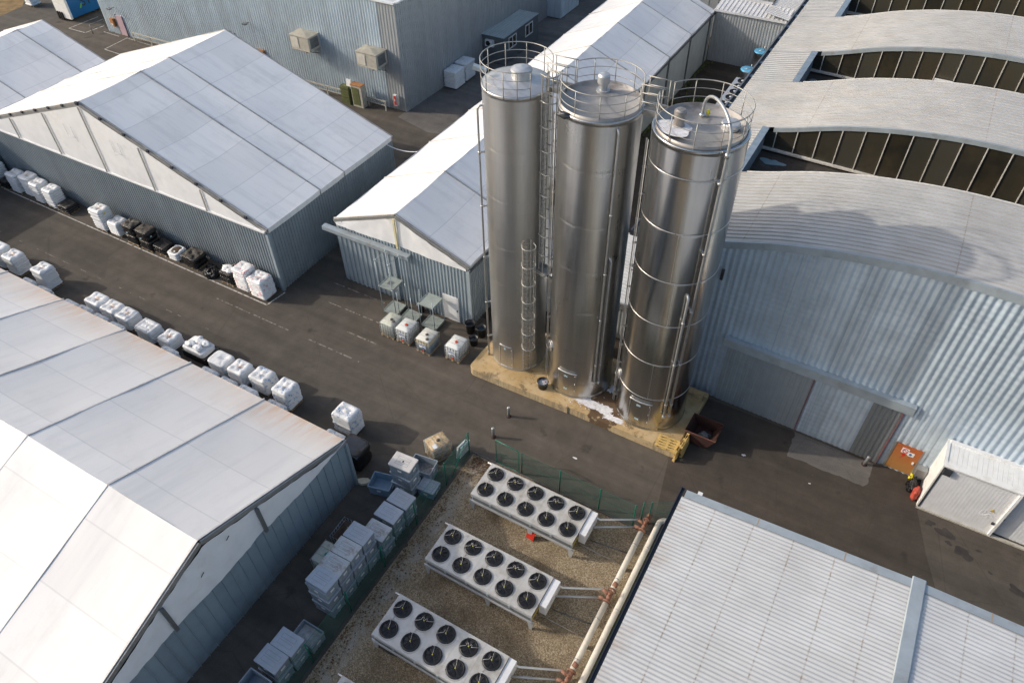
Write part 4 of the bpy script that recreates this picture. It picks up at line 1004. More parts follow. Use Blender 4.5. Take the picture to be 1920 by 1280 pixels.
def silo(cx, cy, r, label, sm, seams, seam_part, top=18.0):
    t = thing('steel_silo', label, 'silo', (cx, cy, PZ), 0, 'stainless steel silos'); Z = -PZ
    prof = [(r + .03, PZ + Z), (r + .03, PZ + .10 + Z), (r, PZ + .13 + Z), (r, PZ + .25 + Z)]
    for s_ in seams:
        prof += [(r, s_ - .12 + Z), (r, s_ - .035 + Z), (r - .006, s_ - .012 + Z), (r + .006, s_ + Z), (r - .004, s_ + .014 + Z), (r, s_ + .04 + Z), (r, s_ + .12 + Z)]
    prof += [(r, top - .26 + Z), (r, top - .16 + Z), (r + .025, top - .14 + Z), (r + .025, top - .04 + Z), (r + .01, top + Z), (r - .10, top + Z)]
    b = MB(); b.lathe(prof, n=128, caps=False); b.build('shell', sm, t, off=1)
    if seam_part:
        for s_ in seams:
            k = MB(); k.lathe([(r + .002, s_ - .016 + Z), (r + .014, s_ - .012 + Z), (r + .014, s_ + .012 + Z), (r + .002, s_ + .016 + Z)], n=96, caps=False); k.build('weld_band', M['steel_trim'], t, off=1)
    return t, Z
def railing(t, r, top, Z, segs, posts, hs=(1.12, .75, .38), foot=-.12):
    b = MB()
    for a0, a1 in segs:
        b.tube(arc(r, top + hs[0] + Z, a0, a1, int(abs(a1 - a0) / 5) + 2), .024, 8)
        for h in hs[1:]: b.tube(arc(r, top + h + Z, a0, a1, int(abs(a1 - a0) / 5) + 2), .016, 6)
    ro = b.build('railing', M['rail'], t, off=1)
    for a in posts:
        p = MB(); p.tube([pt(r, a, top + foot + Z), pt(r, a, top + hs[0] + Z)], .022, 6); p.build('post', M['rail'], ro, off=1)
def access_door(t, r, a0, a1, z0, z1, Z, m, hood=False):
    b = MB(); n = 10; rr = r + .022
    b.add([pt(rr, a0 + (a1 - a0) * k / n, z + Z) for z in (z0, z1) for k in range(n + 1)], [(k, k + 1, n + 2 + k, n + 1 + k) for k in range(n)], 0, True)
    d = b.build('access_door', m, t, off=1)
    f = MB()
    for a in (a0, a1): f.bar(pt(rr + .005, a, z0 + Z), pt(rr + .005, a, z1 + Z), .05 if not hood else .025, .04, up=pt(1, a, 0))
    if not hood: f.tube([p for p in arc(rr + .005, z0 + Z, a0, a1, 10)], .022, 5); f.tube(arc(rr + .005, z1 + Z, a0, a1, 10), .022, 5)
    else: f.tube(arc(rr + .04, z1 + .03 + Z, a0 - 1, a1 + 2, 12), .045, 6)
    f.build('door_frame', M['steel_trim'], d, off=1)
    h = MB()
    for z in (z0 + .25, (z0 + z1) / 2, z1 - .2): h.tube([pt(rr, a1 - 1.5, z - .05 + Z), pt(rr + .05, a1 - 1.5, z + Z), pt(rr, a1 - 1.5, z + .05 + Z)], .018, 5)
    h.build('latch', M['steel_trim'], d, off=1)
    p = MB()
    for zc in ((z1 - .32, z0 + .3) if hood else (z1 - .2,)):
        for k in range(4 if hood else 1):
            am = (a0 + a1) / 2 - 2 + (k - 1.5) * 1.7 * (1 if hood else 0)
            w = .6 if hood else 2
            p.add([pt(rr + .008, am - w, zc - .07 + Z), pt(rr + .008, am + w, zc - .07 + Z), pt(rr + .008, am + w, zc + .07 + Z), pt(rr + .008, am - w, zc + .07 + Z)], [(0, 1, 2, 3)])
    p.build('plate', M['tag_blue'], d, off=1)
def pipe_run(t, r, off, a, z0, z1, Z, rad=.06, a_top=None, elbow=True, name='pipe', brackets=(), clamp=True):
    at = a if a_top is None else a_top; b = MB(); rr = r + off; P0 = pt(rr, a, z0 + Z); P1 = pt(rr, at, z1 + Z); pts = [P0, P1]
    if elbow:
        for k in range(1, 7):
            g = PI / 2 * k / 6; pts.append(pt(rr - .2 * (1 - math.cos(g)), at, z1 + .2 * math.sin(g) + Z))
        pts.append(pt(r - .02, at, z1 + .2 + Z))
    b.tube(pts, rad, 10); po = b.build(name, M['pipe_steel'], t, off=1)
    e = MB(); e.tube([P0 + Vector((0, 0, -.10)), P0 + Vector((0, 0, .12))], rad * 1.35, 10); e.build('coupling', M['steel_trim'], po, off=1)
    for z in brackets:
        f = (z - z0) / (z1 - z0); aa = a + (at - a) * f; k = MB()
        k.bar(pt(r, aa, z + Z), pt(rr + rad, aa, z + Z), .05, .10); k.tube([pt(rr, aa, z - .05 + Z), pt(rr, aa, z + .05 + Z)], rad * 1.3, 10); k.build('bracket', M['steel_trim'], po, off=1)
    return po
def conduit(t, r, a, z0, z1, Z):
    b = MB(); b.bar(pt(r + .16, a, z0 + Z), pt(r + .16, a, z1 + Z), .09, .05, up=pt(1, a, 0)); b.tube([pt(r + .1, a + 3, z0 + Z), pt(r + .1, a + 3, z1 + Z)], .02, 5)
    c = b.build('cable_conduit', M['rail'], t, off=1); z = z0 + .4
    while z < z1: k = MB(); k.bar(pt(r, a, z + Z), pt(r + .2, a, z + Z), .12, .05); k.build('bracket', M['rail'], c, off=1); z += 1.35
def manhole(t, r, a, z, Z):
    b = MB(); rot = Matrix.Rotation(R(a), 4, 'Z') @ Matrix.Rotation(R(90), 4, 'Y')
    T_ = Matrix.Translation(pt(r, a, z + Z)) @ rot
    m2 = MB(); m2.lathe([(.34, -.05), (.34, .06), (.31, .07), (.29, .05), (.26, .05), (.15, .10), (.05, .12)], n=28)
    b.v = [tuple(T_ @ Vector(v)) for v in m2.v]; b.f = m2.f; b.m = m2.m; b.sm = m2.sm
    mo = b.build('manhole', M['steel_trim'], t, off=1)
    h = MB(); h.bar(T_ @ Vector((-.36, 0, .15)), T_ @ Vector((.36, 0, .15)), .05, .04); h.tube([T_ @ Vector((0, -.12, .12)), T_ @ Vector((0, -.12, .22)), T_ @ Vector((0, .12, .22)), T_ @ Vector((0, .12, .12))], .018, 5); h.build('handle', M['rail'], mo, off=1)

# --- silo with the ladder
t1, Z = silo(-15.67, 27.49, 1.60, 'leftmost, slimmest steel silo, with a caged ladder down its side', M['steel1'], (2.2, 4.7, 7.1, 9.6, 12.5, 15.2), False)
r = 1.60
b = MB(); b.lathe([(r - .02, 17.97 + Z), (r - .12, 18.03 + Z), (.5, 18.22 + Z), (.02, 18.24 + Z)], n=64, caps=False); b.build('roof', M['steel_roof'], t1, off=1)
railing(t1, r + .02, 18.0, Z, [(30, 322)], [33, 68, 103, 138, 173, 208, 243, 278, 300, 321])
b = MB(); c = (.18, .12); b.lathe([(.46, 18.2 + Z), (.46, 18.5 + Z), (.5, 18.52 + Z), (.48, 18.6 + Z), (.30, 18.68 + Z), (.02, 18.74 + Z)], c, 32, smooth=False); b.build('vent_cap', M['steel_roof'], t1, off=1)
access_door(t1, r, -104, -74, .72, 2.4, Z, M['steel1'])
def ladder(t, r, a, z0, z1, Z, cage0, cage1):
    ct = pt(1, a, 0); sd = Vector((-ct.y, ct.x, 0)); c = ct * (r + .16); b = MB()
    for s_ in (-.21, .21): b.bar(c + sd * s_ + Vector((0, 0, z0 + Z)), c + sd * s_ + Vector((0, 0, z1 + Z)), .055, .05)
    z = z0 + .15
    while z < z1 - .05: b.tube([c - sd * .21 + Vector((0, 0, z + Z)), c + sd * .21 + Vector((0, 0, z + Z))], .018, 5); z += .28
    lo = b.build('ladder', M['rail'], t, off=1)
    g = MB(); hoop = []
    for k in range(13):
        g_ = -R(100) + R(200) * k / 12; hoop.append(c + ct * (.36 + .36 * math.cos(g_)) * .95 + sd * (.36 * math.sin(g_)))
    hoop = [c - sd * .30 + ct * .0] + hoop + [c + sd * .30]
    z = cage0
    while z <= cage1 + .01:
        g.tube([p + Vector((0, 0, z + Z)) for p in hoop], .03, 6); z += (cage1 - cage0) / round((cage1 - cage0) / 1.15)
    for k in (2, 5, 7, 9, 12): g.bar(hoop[k] + Vector((0, 0, cage0 + Z)), hoop[k] + Vector((0, 0, cage1 + Z)), .055, .014, up=hoop[k] - c)
    g.build('safety_cage', M['rail'], lo, off=1)
ladder(t1, r, -45, .75, 10.4, Z, 3.0, 10.2)
ladder(t1, r, -15, 8.1, 18.95, Z, 8.2, 19.0)
ct = pt(1, -17, 0); sd_ = Vector((-ct.y, ct.x, 0)); b = MB(); b.box(-.05, .75, -.42, .42, 0, .05, M=Matrix.Translation(pt(r, -15, 8.1 + Z)) @ Matrix.Rotation(R(-15), 4, 'Z')); b.build('ladder_platform', M['rust_orange'] if False else M['rail'], t1, off=1)
pipe_run(t1, r, .25, -143, .75, 16.8, Z, .055, -141, brackets=(2.2, 4.9, 8.2, 11.5, 14.6))
b = MB(); b.tube([pt(r + .25, -143, .75 + Z), pt(r + .25, -143, .55 + Z)], .07, 8); b.build('pipe_foot', M['rust_orange'], t1, off=1)
b = MB(); b.box(-.32, .32, -.14, .14, -.08, .1, M=Matrix.Translation(pt(r + .12, 196, 18.42 + Z)) @ Matrix.Rotation(R(20), 4, 'Z') @ Matrix.Rotation(R(15), 4, 'Y')); b.build('flood_lamp', M['galv_tube'], t1, off=1)
# --- middle silo
t2, Z = silo(-11.52, 27.54, 1.86, 'middle steel silo with two clamped pipes and a tall roof vent', M['steel2'], (1.75, 4.45, 7.2, 9.9, 12.6, 15.6), False)
r = 1.86
b = MB(); b.lathe([(r - .04, 17.99 + Z), (r - .05, 18.14 + Z), (r - .10, 18.14 + Z), (r - .11, 18.0 + Z), (.3, 18.12 + Z), (.02, 18.13 + Z)], n=72, caps=False); b.build('roof', M['steel_roof_dull'], t2, off=1)
railing(t2, r - .06, 18.0, Z, [(188, 356), (30, 152)], [188, 222, 257, 292, 327, 356, 32, 62, 95, 125, 152])
b = MB(); c = (-.28, .80); b.lathe([(.30, 18.08 + Z), (.30, 18.16 + Z), (.19, 18.17 + Z), (.19, 18.42 + Z), (.27, 18.46 + Z), (.27, 18.78 + Z), (.22, 18.86 + Z), (.02, 18.9 + Z)], c, 28, smooth=False); b.build('vent_cap', M['steel_roof'], t2, off=1)
access_door(t2, r, -106, -73, .9, 2.55, Z, M['steel2'], True)
pipe_run(t2, r, .15, -42, 1.9, 17.45, Z, .062, brackets=(3.4, 6.8, 9.9, 13.4))
pipe_run(t2, r, .15, -34, 1.9, 10.55, Z, .062, brackets=(3.4,))
conduit(t2, r, -150, .9, 17.6, Z); manhole(t2, r, -138, 3.5, Z)
b = MB(); blob(b, (0, 0, 0), (.32, .14, .15), 2.2, .35, flat=False); 
b.v = [tuple(Matrix.Translation(pt(r + .1, -118, 17.95 + Z)) @ Vector(v)) for v in b.v]; b.build('lamp_bracket', M['gutter'], t2, off=1)
# --- polished silo on the right
t3, Z = silo(-7.01, 27.52, 1.98, 'rightmost, shiniest steel silo, with an arched filling pipe over its powdery roof', M['steel3'], (3.1, 5.75, 8.5, 11.2, 13.95, 16.65), True)
r = 1.98
b = MB(); b.lathe([(r - .12, 17.98 + Z), (r - .12, 18.13 + Z), (r - .16, 18.13 + Z), (r - .17, 17.98 + Z), (.3, 18.05 + Z), (.02, 18.06 + Z)], n=72, caps=False); b.build('roof', M['steel_roof_dull'], t3, off=1)
b = MB(); pp = [(-.95, -.75)]
poly(b, [(x, y) for x, y in ragged(-.92, -.75, .80, .62, 40, .12, 5) if True], 18.075 + Z); b.build('powder_patch', M['powder'], t3, off=1)
railing(t3, r - .08, 18.0, Z, [(182, 511)], [182, 214, 247, 280, 312, 345, 18, 52, 86, 120, 150])
b = MB(); b.lathe([(.26, 18.05 + Z), (.26, 18.1 + Z), (.21, 18.12 + Z), (.21, 18.5 + Z), (.25, 18.52 + Z), (.25, 18.72 + Z), (.18, 18.78 + Z), (.02, 18.8 + Z)], (-.82, -.45), 28, smooth=False); b.build('vent_cap', M['steel_roof_dull'], t3, off=1)
b = MB(); b.lathe([(.36, 18.03 + Z), (.36, 18.24 + Z), (.39, 18.26 + Z), (.36, 18.31 + Z), (.02, 18.34 + Z)], (1.08, .38), 28, smooth=False); b.build('roof_hatch', M['steel_roof'], t3, off=1)
access_door(t3, r, -107, -73, .95, 2.7, Z, M['steel3'], True)
# arched filling pipe
A0 = Vector((-.25, .78, 18.05 + Z)); A1 = pt(r + .22, -43, 17.6 + Z); pts = [A0]
n = 16; top = 19.35
for k in range(n + 1):
    g = PI * k / n; f = .5 - .5 * math.cos(g); pts.append(Vector((A0.x + (A1.x - A0.x) * f, A0.y + (A1.y - A0.y) * f, 18.35 + Z + (top - 18.35) * math.sin(g) ** .8)))
pts += [A1]; P0 = pt(r + .16, -44, 1.9 + Z); pts.append(P0)
b = MB(); b.tube(pts, .066, 10); po = b.build('pipe', M['pipe_steel'], t3, off=1)
e = MB(); e.tube([P0 + Vector((0, 0, -.1)), P0 + Vector((0, 0, .12))], .09, 10); e.tube([A0 + Vector((0, 0, -.02)), A0 + Vector((0, 0, .12))], .12, 10); e.tube([A1 + Vector((0, 0, .2)), A1 + Vector((0, 0, .4))], .1, 10); e.build('coupling', M['steel_trim'], po, off=1)
for z in (2.9, 6.0, 9.6, 13.0, 16.6):
    k = MB(); aa = -44; k.bar(pt(r, aa, z + Z), pt(r + .22, aa, z + Z), .06, .12); k.tube([pt(r + .17, aa, z - .05 + Z), pt(r + .17, aa, z + .05 + Z)], .09, 10); k.build('bracket', M['steel_trim'], po, off=1)
pipe_run(t3, r, .16, -52, 1.9, 10.35, Z, .066, brackets=(2.9, 6.0, 8.9))
conduit(t3, r, -155, .8, 17.4, Z); manhole(t3, r, -152, 3.15, Z)
b = MB(); b.lathe([(.07, 0), (.09, .1), (.05, .2)], n=10); b.v = [(x - .05, y + .9, z + 18.12 + Z) for x, y, z in b.v]; b.build('valve_handle', M['yellow'], t3, off=1)
b = MB(); b.tube([pt(r, 170, 9.5 + Z), pt(r + .35, 170, 9.5 + Z)], .03, 6); b.tube([pt(r, 170, 9.3 + Z), pt(r + .35, 170, 9.3 + Z)], .03, 6); b.build('pipe_stub', M['rail'], t3, off=1)
# vertical seam lines of the polished silo
for a, z0, z1 in ((-80, 3.1, 5.75), (-72, 8.5, 11.2), (-78, 11.2, 13.95)):
    k = MB(); k.bar(pt(r + .004, a, z0 + Z), pt(r + .004, a, z1 + Z), .014, .008, up=pt(1, a, 0)); k.build('vertical_seam', M['steel_trim'], t3, off=1)
# gangways between the silo roofs
def gangway(x0, x1, y, label):
    t = thing('gangway', label, 'gangway', ((x0 + x1) / 2, y, 17.95), 0, 'gangways between the silo roofs'); L = (x1 - x0) / 2; b = MB()
    for k in range(int(2 * L / .06)): b.bar((-L + .06 * k, -.36, .05), (-L + .06 * k, .36, .05), .012, .03)
    for yy in (-.3, -.1, .1, .3): b.bar((-L, yy, .05), (L, yy, .05), .02, .03)
    b.build('grating', M['rust_orange'] if False else M['rail'], t, off=1)
    for s_ in (-1, 1): b = MB(); b.box(-L - .1, L + .1, s_ * .38 - .02, s_ * .38 + .02, -.16, .08); b.build('side_beam', M['steel_trim'], t, off=1)
    for s_ in (-1, 1):
        r_ = MB()
        for h in (1.16, .8, .42): r_.tube([(-L - .12, s_ * .42, h), (L + .16, s_ * .44, h)], .024, 6)
        r_.tube([(-L - .05, s_ * .42, 0), (-L - .05, s_ * .42, 1.16)], .022, 6); r_.tube([(L + .05, s_ * .43, 0), (L + .05, s_ * .43, 1.16)], .022, 6)
        r_.build('handrail', M['rail'], t, off=1)
gangway(-14.15, -13.30, 28.08, 'short steel gangway joining the slim ladder silo to the middle silo')
gangway(-9.72, -8.92, 28.12, 'short steel gangway joining the middle silo to the polished silo')

# ------------------------------------------------------------------ small things on and around the plinth
def bucket(name, label, loc, r, h, fill, group=None, handle=True):
    t = thing(name, label, 'bucket', loc, 0, group)
    b = MB(); b.lathe([(r * .78, 0), (r * .97, h * .93), (r * 1.06, h * .94), (r * 1.06, h), (r * .93, h), (r * .76, .03), (.01, .03)], n=28); b.build('body', M['black'], t, off=1)
    f = MB(); f.lathe([(r * .88, h * .72), (.01, h * .72)], n=28, caps=False); f.build('contents', fill, t, off=1)
    if handle:
        k = MB(); k.tube([(r * 1.02 * math.cos(g), -.06 - r * .9 * math.sin(g) * .9, h * .95 - .03 * math.sin(g)) for g in [PI * i / 10 for i in range(11)]], .012, 5); k.build('handle', M['alu'], t, off=1)
    return t
bk = bucket('bucket', 'black bucket of pale grey slurry standing on the plinth before the middle silo', (-13.0, 25.62, PZ), .33, .52, plain('slurry', (.36, .38, .44), .3, dirt=(.6, .6, .6), dscale=6))
b = MB(); b.bar((-.08, .05, .40), (.1, .1, .41), .07, .02); b.bar((.05, -.08, .41), (.2, .0, .405), .05, .02); b.build('rag', M['powder'], bk, off=1); b = MB(); b.bar((.05, .12, .41), (.14, .1, .412), .05, .02); b.build('red_scrap', M['red'], bk, off=1)
bucket('black_tub', 'tallest black tub by the corner of the narrow hall', (-19.52, 27.95, 0), .33, .82, M['water'], 'black tubs by the slim silo', False)
bucket('black_tub', 'black tub half full of bluish water beside the slim silo', (-18.72, 28.0, 0), .32, .78, plain('blue_water', (.03, .05, .07), .1), 'black tubs by the slim silo', False)
bucket('black_tub', 'smallest black tub, standing behind the lone white liquid tank', (-18.75, 27.1, 0), .30, .58, M['water'], 'black tubs by the slim silo', False)
def bollard(label, loc, lean=0, hgt=.8):
    t = thing('bollard', label, 'bollard', loc, 0, 'steel bollards'); b = MB()
    b.lathe([(.085, 0), (.085, hgt - .02), (.075, hgt), (.01, hgt + .005)], n=18)
    if lean: b.v = [(x + z * lean, y, z) for x, y, z in b.v]
    b.build('post', M['pipe_steel'], t, off=1); k = MB(); k.lathe([(.16, 0), (.16, .012), (.09, .02)], n=18); k.build('base_plate', M['rust'], t, off=1)
p1 = (-13.87, 23.08); p2 = (-13.88, 21.36)
bollard('steel bollard in the road nearer the silo plinth', (-13.87, 23.08, 0)); bollard('steel bollard in the road nearer the green fence', (-13.88, 21.36, 0)); bollard('steel bollard on the concrete apron by the sliding doors', (4.68, 29.6, 0), .04, .72)
# rust red skip
t = thing('tipping_skip', 'rust red steel skip standing beside the end of the plinth', 'skip', (-3.6, 26.98, 0), R(-2))
b = MB(); o = .86; w = .68
lo = [(-.55, -w, .12), (.45, -w, .12), (.45, w, .12), (-.55, w, .12)]; hi = [(-o, -w - .02, .98), (o, -w - .02, 1.02), (o, w + .02, 1.02), (-o, w + .02, .98)]
hi2 = [(-o + .05, -w + .03, .98), (o - .05, -w + .03, 1.02), (o - .05, w - .03, 1.02), (-o + .05, w - .03, .98)]; lo2 = [(-.5, -w + .05, .18), (.4, -w + .05, .18), (.4, w - .05, .18), (-.5, w - .05, .18)]
b.loops([lo, hi, hi2, lo2]); b.bar((-.4, -.5, .06), (.4, -.5, .06), .12, .12); b.bar((-.4, .5, .06), (.4, .5, .06), .12, .12); b.build('body', M['rust'], t, off=1)
b = MB(); b.tube([hi[0], hi[1], hi[2], hi[3]], .03, 6, True); b.build('rim', plain('rust_rim', (.11, .035, .022), .6), t, off=1)
b = MB(); blob(b, (.1, .1, .24), (.3, .28, .16), 5, .5, flat=False); b.build('rubbish', M['scrap'], t, off=1)
# wooden pallets
def pallet(name, label, loc, rz, m, group, tilt=None):
    t = thing(name, label, 'pallet', loc, rz, group)
    b = MB()
    for k in range(5): b.box(-.6, .6, -.4 + k * .178, -.4 + k * .178 + .1, .122, .144)
    for x in (-.6, -.07, .46): b.box(x, x + .14, -.4, .4, .1, .122)
    do = b.build('deck', m, t, off=1)
    b = MB()
    for x in (-.6, -.07, .46):
        for y in (-.4, -.07, .3): b.box(x, x + .14, y, y + .1, .022, .1)
    for y in (-.4, -.05, .3): b.box(-.6, .6, y, y + .1, 0, .022)
    b.build('blocks', m, t, off=1)
    if tilt: t.rotation_euler = tilt
    return t
pallet('wooden_pallet', 'yellowish wooden pallet lying on the end of the plinth', (-5.05, 25.25, PZ), R(2), M['wood_yellow'], 'pallets at the plinth end')
pallet('wooden_pallet', 'wooden pallet leaning upright against the plinth end, nearer the road', (-4.44, 25.3, .42), 0, M['wood_yellow'], 'pallets at the plinth end', (R(90), R(0), R(84)))
pallet('wooden_pallet', 'wooden pallet leaning upright behind the other one at the plinth end', (-4.28, 25.75, .42), 0, M['wood_yellow'], 'pallets at the plinth end', (R(83), R(0), R(90)))
# ------------------------------------------------------------------ pallets of bagged goods
def stack_mesh(L, W, H, n, seed, z0=.13, top='bags', nx=3, ny=2, lean=0, rough=0., squash=.0, taper=.0, sharp=.24, grooves=.13):
    """a wrapped stack: one skin with a crease at every layer and a lumpy top of nx by ny bags"""
    q = random.Random(seed); N = 44; b = MB(); loops = []; lh = (H - z0) / n
    def outline(f, ox, oy, z, k=0):
        o = []
        for i in range(N):
            t = 2 * PI * i / N; c, s_ = math.cos(t), math.sin(t)
            x = math.copysign(abs(c) ** sharp, c) * L / 2 * f; y = math.copysign(abs(s_) ** sharp, s_) * W / 2 * f
            w = 1 + .018 * mnoise.noise((x * 3 + seed, y * 3, z * 4)) + rough * mnoise.noise((x * 2.2 + seed, y * 2.2, z * 2.4 + 9))
            o.append(Vector((x * w + ox, y * w + oy, z + rough * .3 * mnoise.noise((x * 2, y * 2, seed)))))
        return o
    for k in range(n):
        ox, oy = q.uniform(-.022, .022) + lean * k * lh, q.uniform(-.022, .022); z = z0 + k * lh; tp = 1 - taper * k / n; f = q.uniform(.98, 1.01) * tp
        loops += [outline(f * (1 - grooves), ox, oy, z + .002), outline(f * .98, ox, oy, z + lh * .30), outline(f * 1.0, ox, oy, z + lh * .5), outline(f * .98, ox, oy, z + lh * .72)]
    ox, oy = ox, oy; zt = H
    for s_, dz in ((.955, .0), (.88, .028), (.75, .035), (.6, .035), (.45, .033), (.3, .03), (.15, .02), (.02, .01)):
        o = outline(f * s_, ox, oy, zt)
        if top == 'bags':
            for p in o:
                u = (p.x - ox) / L * nx * PI; v = (p.y - oy) / W * ny * PI
                bx = abs(math.cos(u)) if nx % 2 == 0 else abs(math.sin(u + PI / 2 * 0)) if False else abs(math.cos(u)) ** .5 if nx % 2 else abs(math.sin(u)) ** .5
                by = abs(math.sin(v)) ** .5 if ny % 2 == 0 else abs(math.cos(v)) ** .5
                p.z += dz * .4 + .125 * (bx * by) * (1.05 - .6 * s_ ** 6) - .035 + .02 * mnoise.noise((p.x * 5, p.y * 5, seed))
        elif top == 'lumpy':
            for p in o: p.z += dz + .10 * mnoise.noise((p.x * 3.2, p.y * 3.2, seed * 1.7)) * (1 - s_ ** 4) * 1.4
        else:
            for p in o: p.z += dz * .5
        loops.append(o)
    b.loops(loops, 0, True)
    return b
def euro_pallet(L, W):
    b = MB()
    for k in range(5): b.box(-L / 2, L / 2, -W / 2 + k * (W - .1) / 4, -W / 2 + k * (W - .1) / 4 + .1, .10, .125)
    for x in (-L / 2, -.05, L / 2 - .1):
        for y in (-W / 2, -.05, W / 2 - .1): b.box(x, x + .1, y, y + .1, .02, .1)
        b.box(x, x + .1, -W / 2, W / 2, 0, .02)
    return b
def bag_stack(label, x, y, L, W, H, m, group, seed, n=None, nx=3, ny=2, rz=0, top='bags', name='bag_stack', film=False, **kw):
    t = thing(name, label, 'bagged pallet', (x, y, 0), rz, group)
    stack_mesh(L, W, H, n or max(2, round((H - .13) / .185)), seed, top=top, nx=nx, ny=ny, **kw).build('sacks' if not film else 'black_wrap', m, t, off=1)
    euro_pallet(min(L, 1.2) * .96, min(W, 1.0) * .96).build('pallet', M['wood'], t, off=1)
    return t
GA = 'bagged pallets along the wide hall'
def A_(label, x0, x1, H, m, seed, y0=23.72, W=1.1, **kw): return bag_stack(label, (x0 + x1) / 2, y0 + W / 2, x1 - x0, W, H, m, GA, seed, **kw)
A_('white bag stack cut off by the left edge of the picture, on a dark pallet', -63.6, -62.4, 1.75, M['sack'], 1)
A_('shiny black wrapped low pile at the far left end of the kerb row', -62.3, -61.3, .75, M['film'], 2, y0=23.6, W=.9, name='wrapped_pallet', film=True, top='lumpy', n=3, rough=.07)
A_('brown-topped white bag stack, first of four tall ones left along the kerb', -60.95, -59.8, 1.66, M['sack'], 3)
A_('white bag stack with a rumpled brown-spotted top between two tall stacks, second of the four', -59.55, -58.4, 1.72, M['sack'], 4, y0=23.95, nx=2)
A_('white bag stack with the big rust star on top, third of the four tall ones', -57.95, -56.8, 1.70, M['sack'], 5)
A_('white bag stack with the clean dimpled top next to a low black wrapped pile', -56.4, -55.25, 1.64, M['sack_clean'], 6)
A_('low black wrapped pile leaning on the last of the four tall white stacks', -55.15, -53.85, .62, M['film'], 7, name='wrapped_pallet', film=True, top='lumpy', n=3, rough=.06)
sY = A_('tall clean-edged white bag stack with a small yellow label on its side', -50.6, -49.3, 1.80, M['sack'], 8, y0=23.62, n=9)
MB().box(.652, .662, -.18, 0, 1.52, 1.64).build('yellow_label', M['yellow'], sY, off=1)
A_('shorter white bag stack squeezed between the yellow-labelled stack and the black double stack', -49.0, -47.85, 1.14, M['sack_clean'], 9, n=10)
def double(label, x0, x1, seed):
    t = thing('wrapped_pallet', label, 'wrapped pallet', ((x0 + x1) / 2, 24.15, 0), 0, GA); L = x1 - x0
    stack_mesh(L * .96, 1.05, .84, 2, seed, top='flat', rough=.03, sharp=.3, z0=.1).build('lower_load', M['film'], t, off=1)
    stack_mesh(L, 1.1, 1.70, 2, seed + 1, top='lumpy', z0=.92, rough=.03, sharp=.34).build('upper_load', M['film'], t, off=1)
    euro_pallet(1.15, 1.0).build('pallet', M['wood'], t, off=1)
    b = MB(); b.box(L / 2 - .01, L / 2 + .012, -.2, -.08, 1.25, 1.36); b.box(-.1, .06, -.575, -.555, 1.12, 1.2); b.build('paper_label', M['tag_blue'], t, off=1)
double('black wrapped double-decker pallet, the left one with a dusty brown top', -47.05, -45.8, 21)
double('black wrapped double-decker pallet, the right one with a pale blue label on its side', -45.6, -44.3, 31)
A_('low glossy black wrapped pile just right of the two double-decker pallets', -44.3, -43.05, .72, M['film'], 41, name='wrapped_pallet', film=True, top='lumpy', n=2, rough=.07, taper=.1)
w = A_('low white pallet with a dirty sunken top and torn black film around its foot', -42.75, -41.72, .66, M['sack'], 42, n=4, top='lumpy', sharp=.4)
b = MB(); b.lathe([(.40, .70), (.30, .725), (.02, .72)], n=24); b.build('dirty_top', M['sludge'], w, off=1)
A_('black wrapped pallet with a crumpled film top and two small blue labels', -41.15, -39.75, 1.02, M['film'], 43, y0=23.65, W=1.25, name='wrapped_pallet', film=True, top='lumpy', n=2, rough=.05)
t = thing('torn_film', 'heap of torn black film on the ground near the kerb corner', 'plastic film', (-38.5, 24.1, 0))
b = MB()
for k in range(7): blob(b, (rnd.uniform(-.55, .55), rnd.uniform(-.35, .35), .12), (rnd.uniform(.25, .45), rnd.uniform(.2, .35), rnd.uniform(.15, .34)), k * 3.3, .7)
b.build('film', M['film'], t, off=1)
w = A_('brown-black wrapped pallet topped with loose white bags', -37.45, -36.3, 1.0, M['film'], 44, y0=23.7, W=.95, name='wrapped_pallet', film=True, top='flat', n=5, rough=.02)
b = MB()
for k in range(5): blob(b, (rnd.uniform(-.35, .35), rnd.uniform(-.2, .25), 1.07), (.32, .22, .10), 50 + k * 2.1, .4, flat=False)
b.build('loose_bags', M['sack_clean'], w, off=1)
t = thing('film_bundle', 'bundle of black film behind the loose white bags at the wall', 'plastic film', (-36.6, 24.75, 0))
b = MB(); blob(b, (0, 0, .85), (.62, .16, .3), 7.7, .5, flat=False); blob(b, (0, .02, .35), (.55, .16, .4), 2.7, .4); b.build('film', M['film'], t, off=1)
A_('tall white bag stack with faint red print, its top slumped, second from the kerb corner', -35.97, -34.72, 1.78, M['sack_red'], 45, y0=23.68, W=1.15, n=11, top='lumpy')
A_('white bag stack with bright red marks standing at the very corner of the kerb', -34.57, -33.22, 1.56, M['sack_red'], 46, y0=23.62, W=1.22, n=12)
GB = 'bagged pallets beside the stained hall'
def B_(label, x0, x1, H, m, seed, y0=17.1, W=1.13, **kw): return bag_stack(label, (x0 + x1) / 2, y0 + W / 2, x1 - x0, W, H, m, GB, seed, **kw)
B_('white bag stack at the left picture edge above the stained roof', -53.4, -52.0, 1.55, M['sack_clean'], 61)
B_('tall white bag stack with a tan spot on top, second from the left picture edge', -51.6, -50.35, 1.5, M['sack'], 62)
B_('white bag stack with a dark pinched middle standing alone with its long shadow', -48.3, -47.05, 1.62, M['sack'], 63)
B_('flat white bag stack of six puffy bags, first of three touching ones', -43.1, -41.65, 1.02, M['sack'], 64, n=5)
B_('puffy white bag stack in the middle of the three touching ones', -41.55, -40.15, 1.04, M['sack'], 65, n=5)
B_('puffy white bag stack with tan straps, last of the three touching ones', -40.05, -38.75, 1.05, M['sack'], 66, n=5, nx=4)
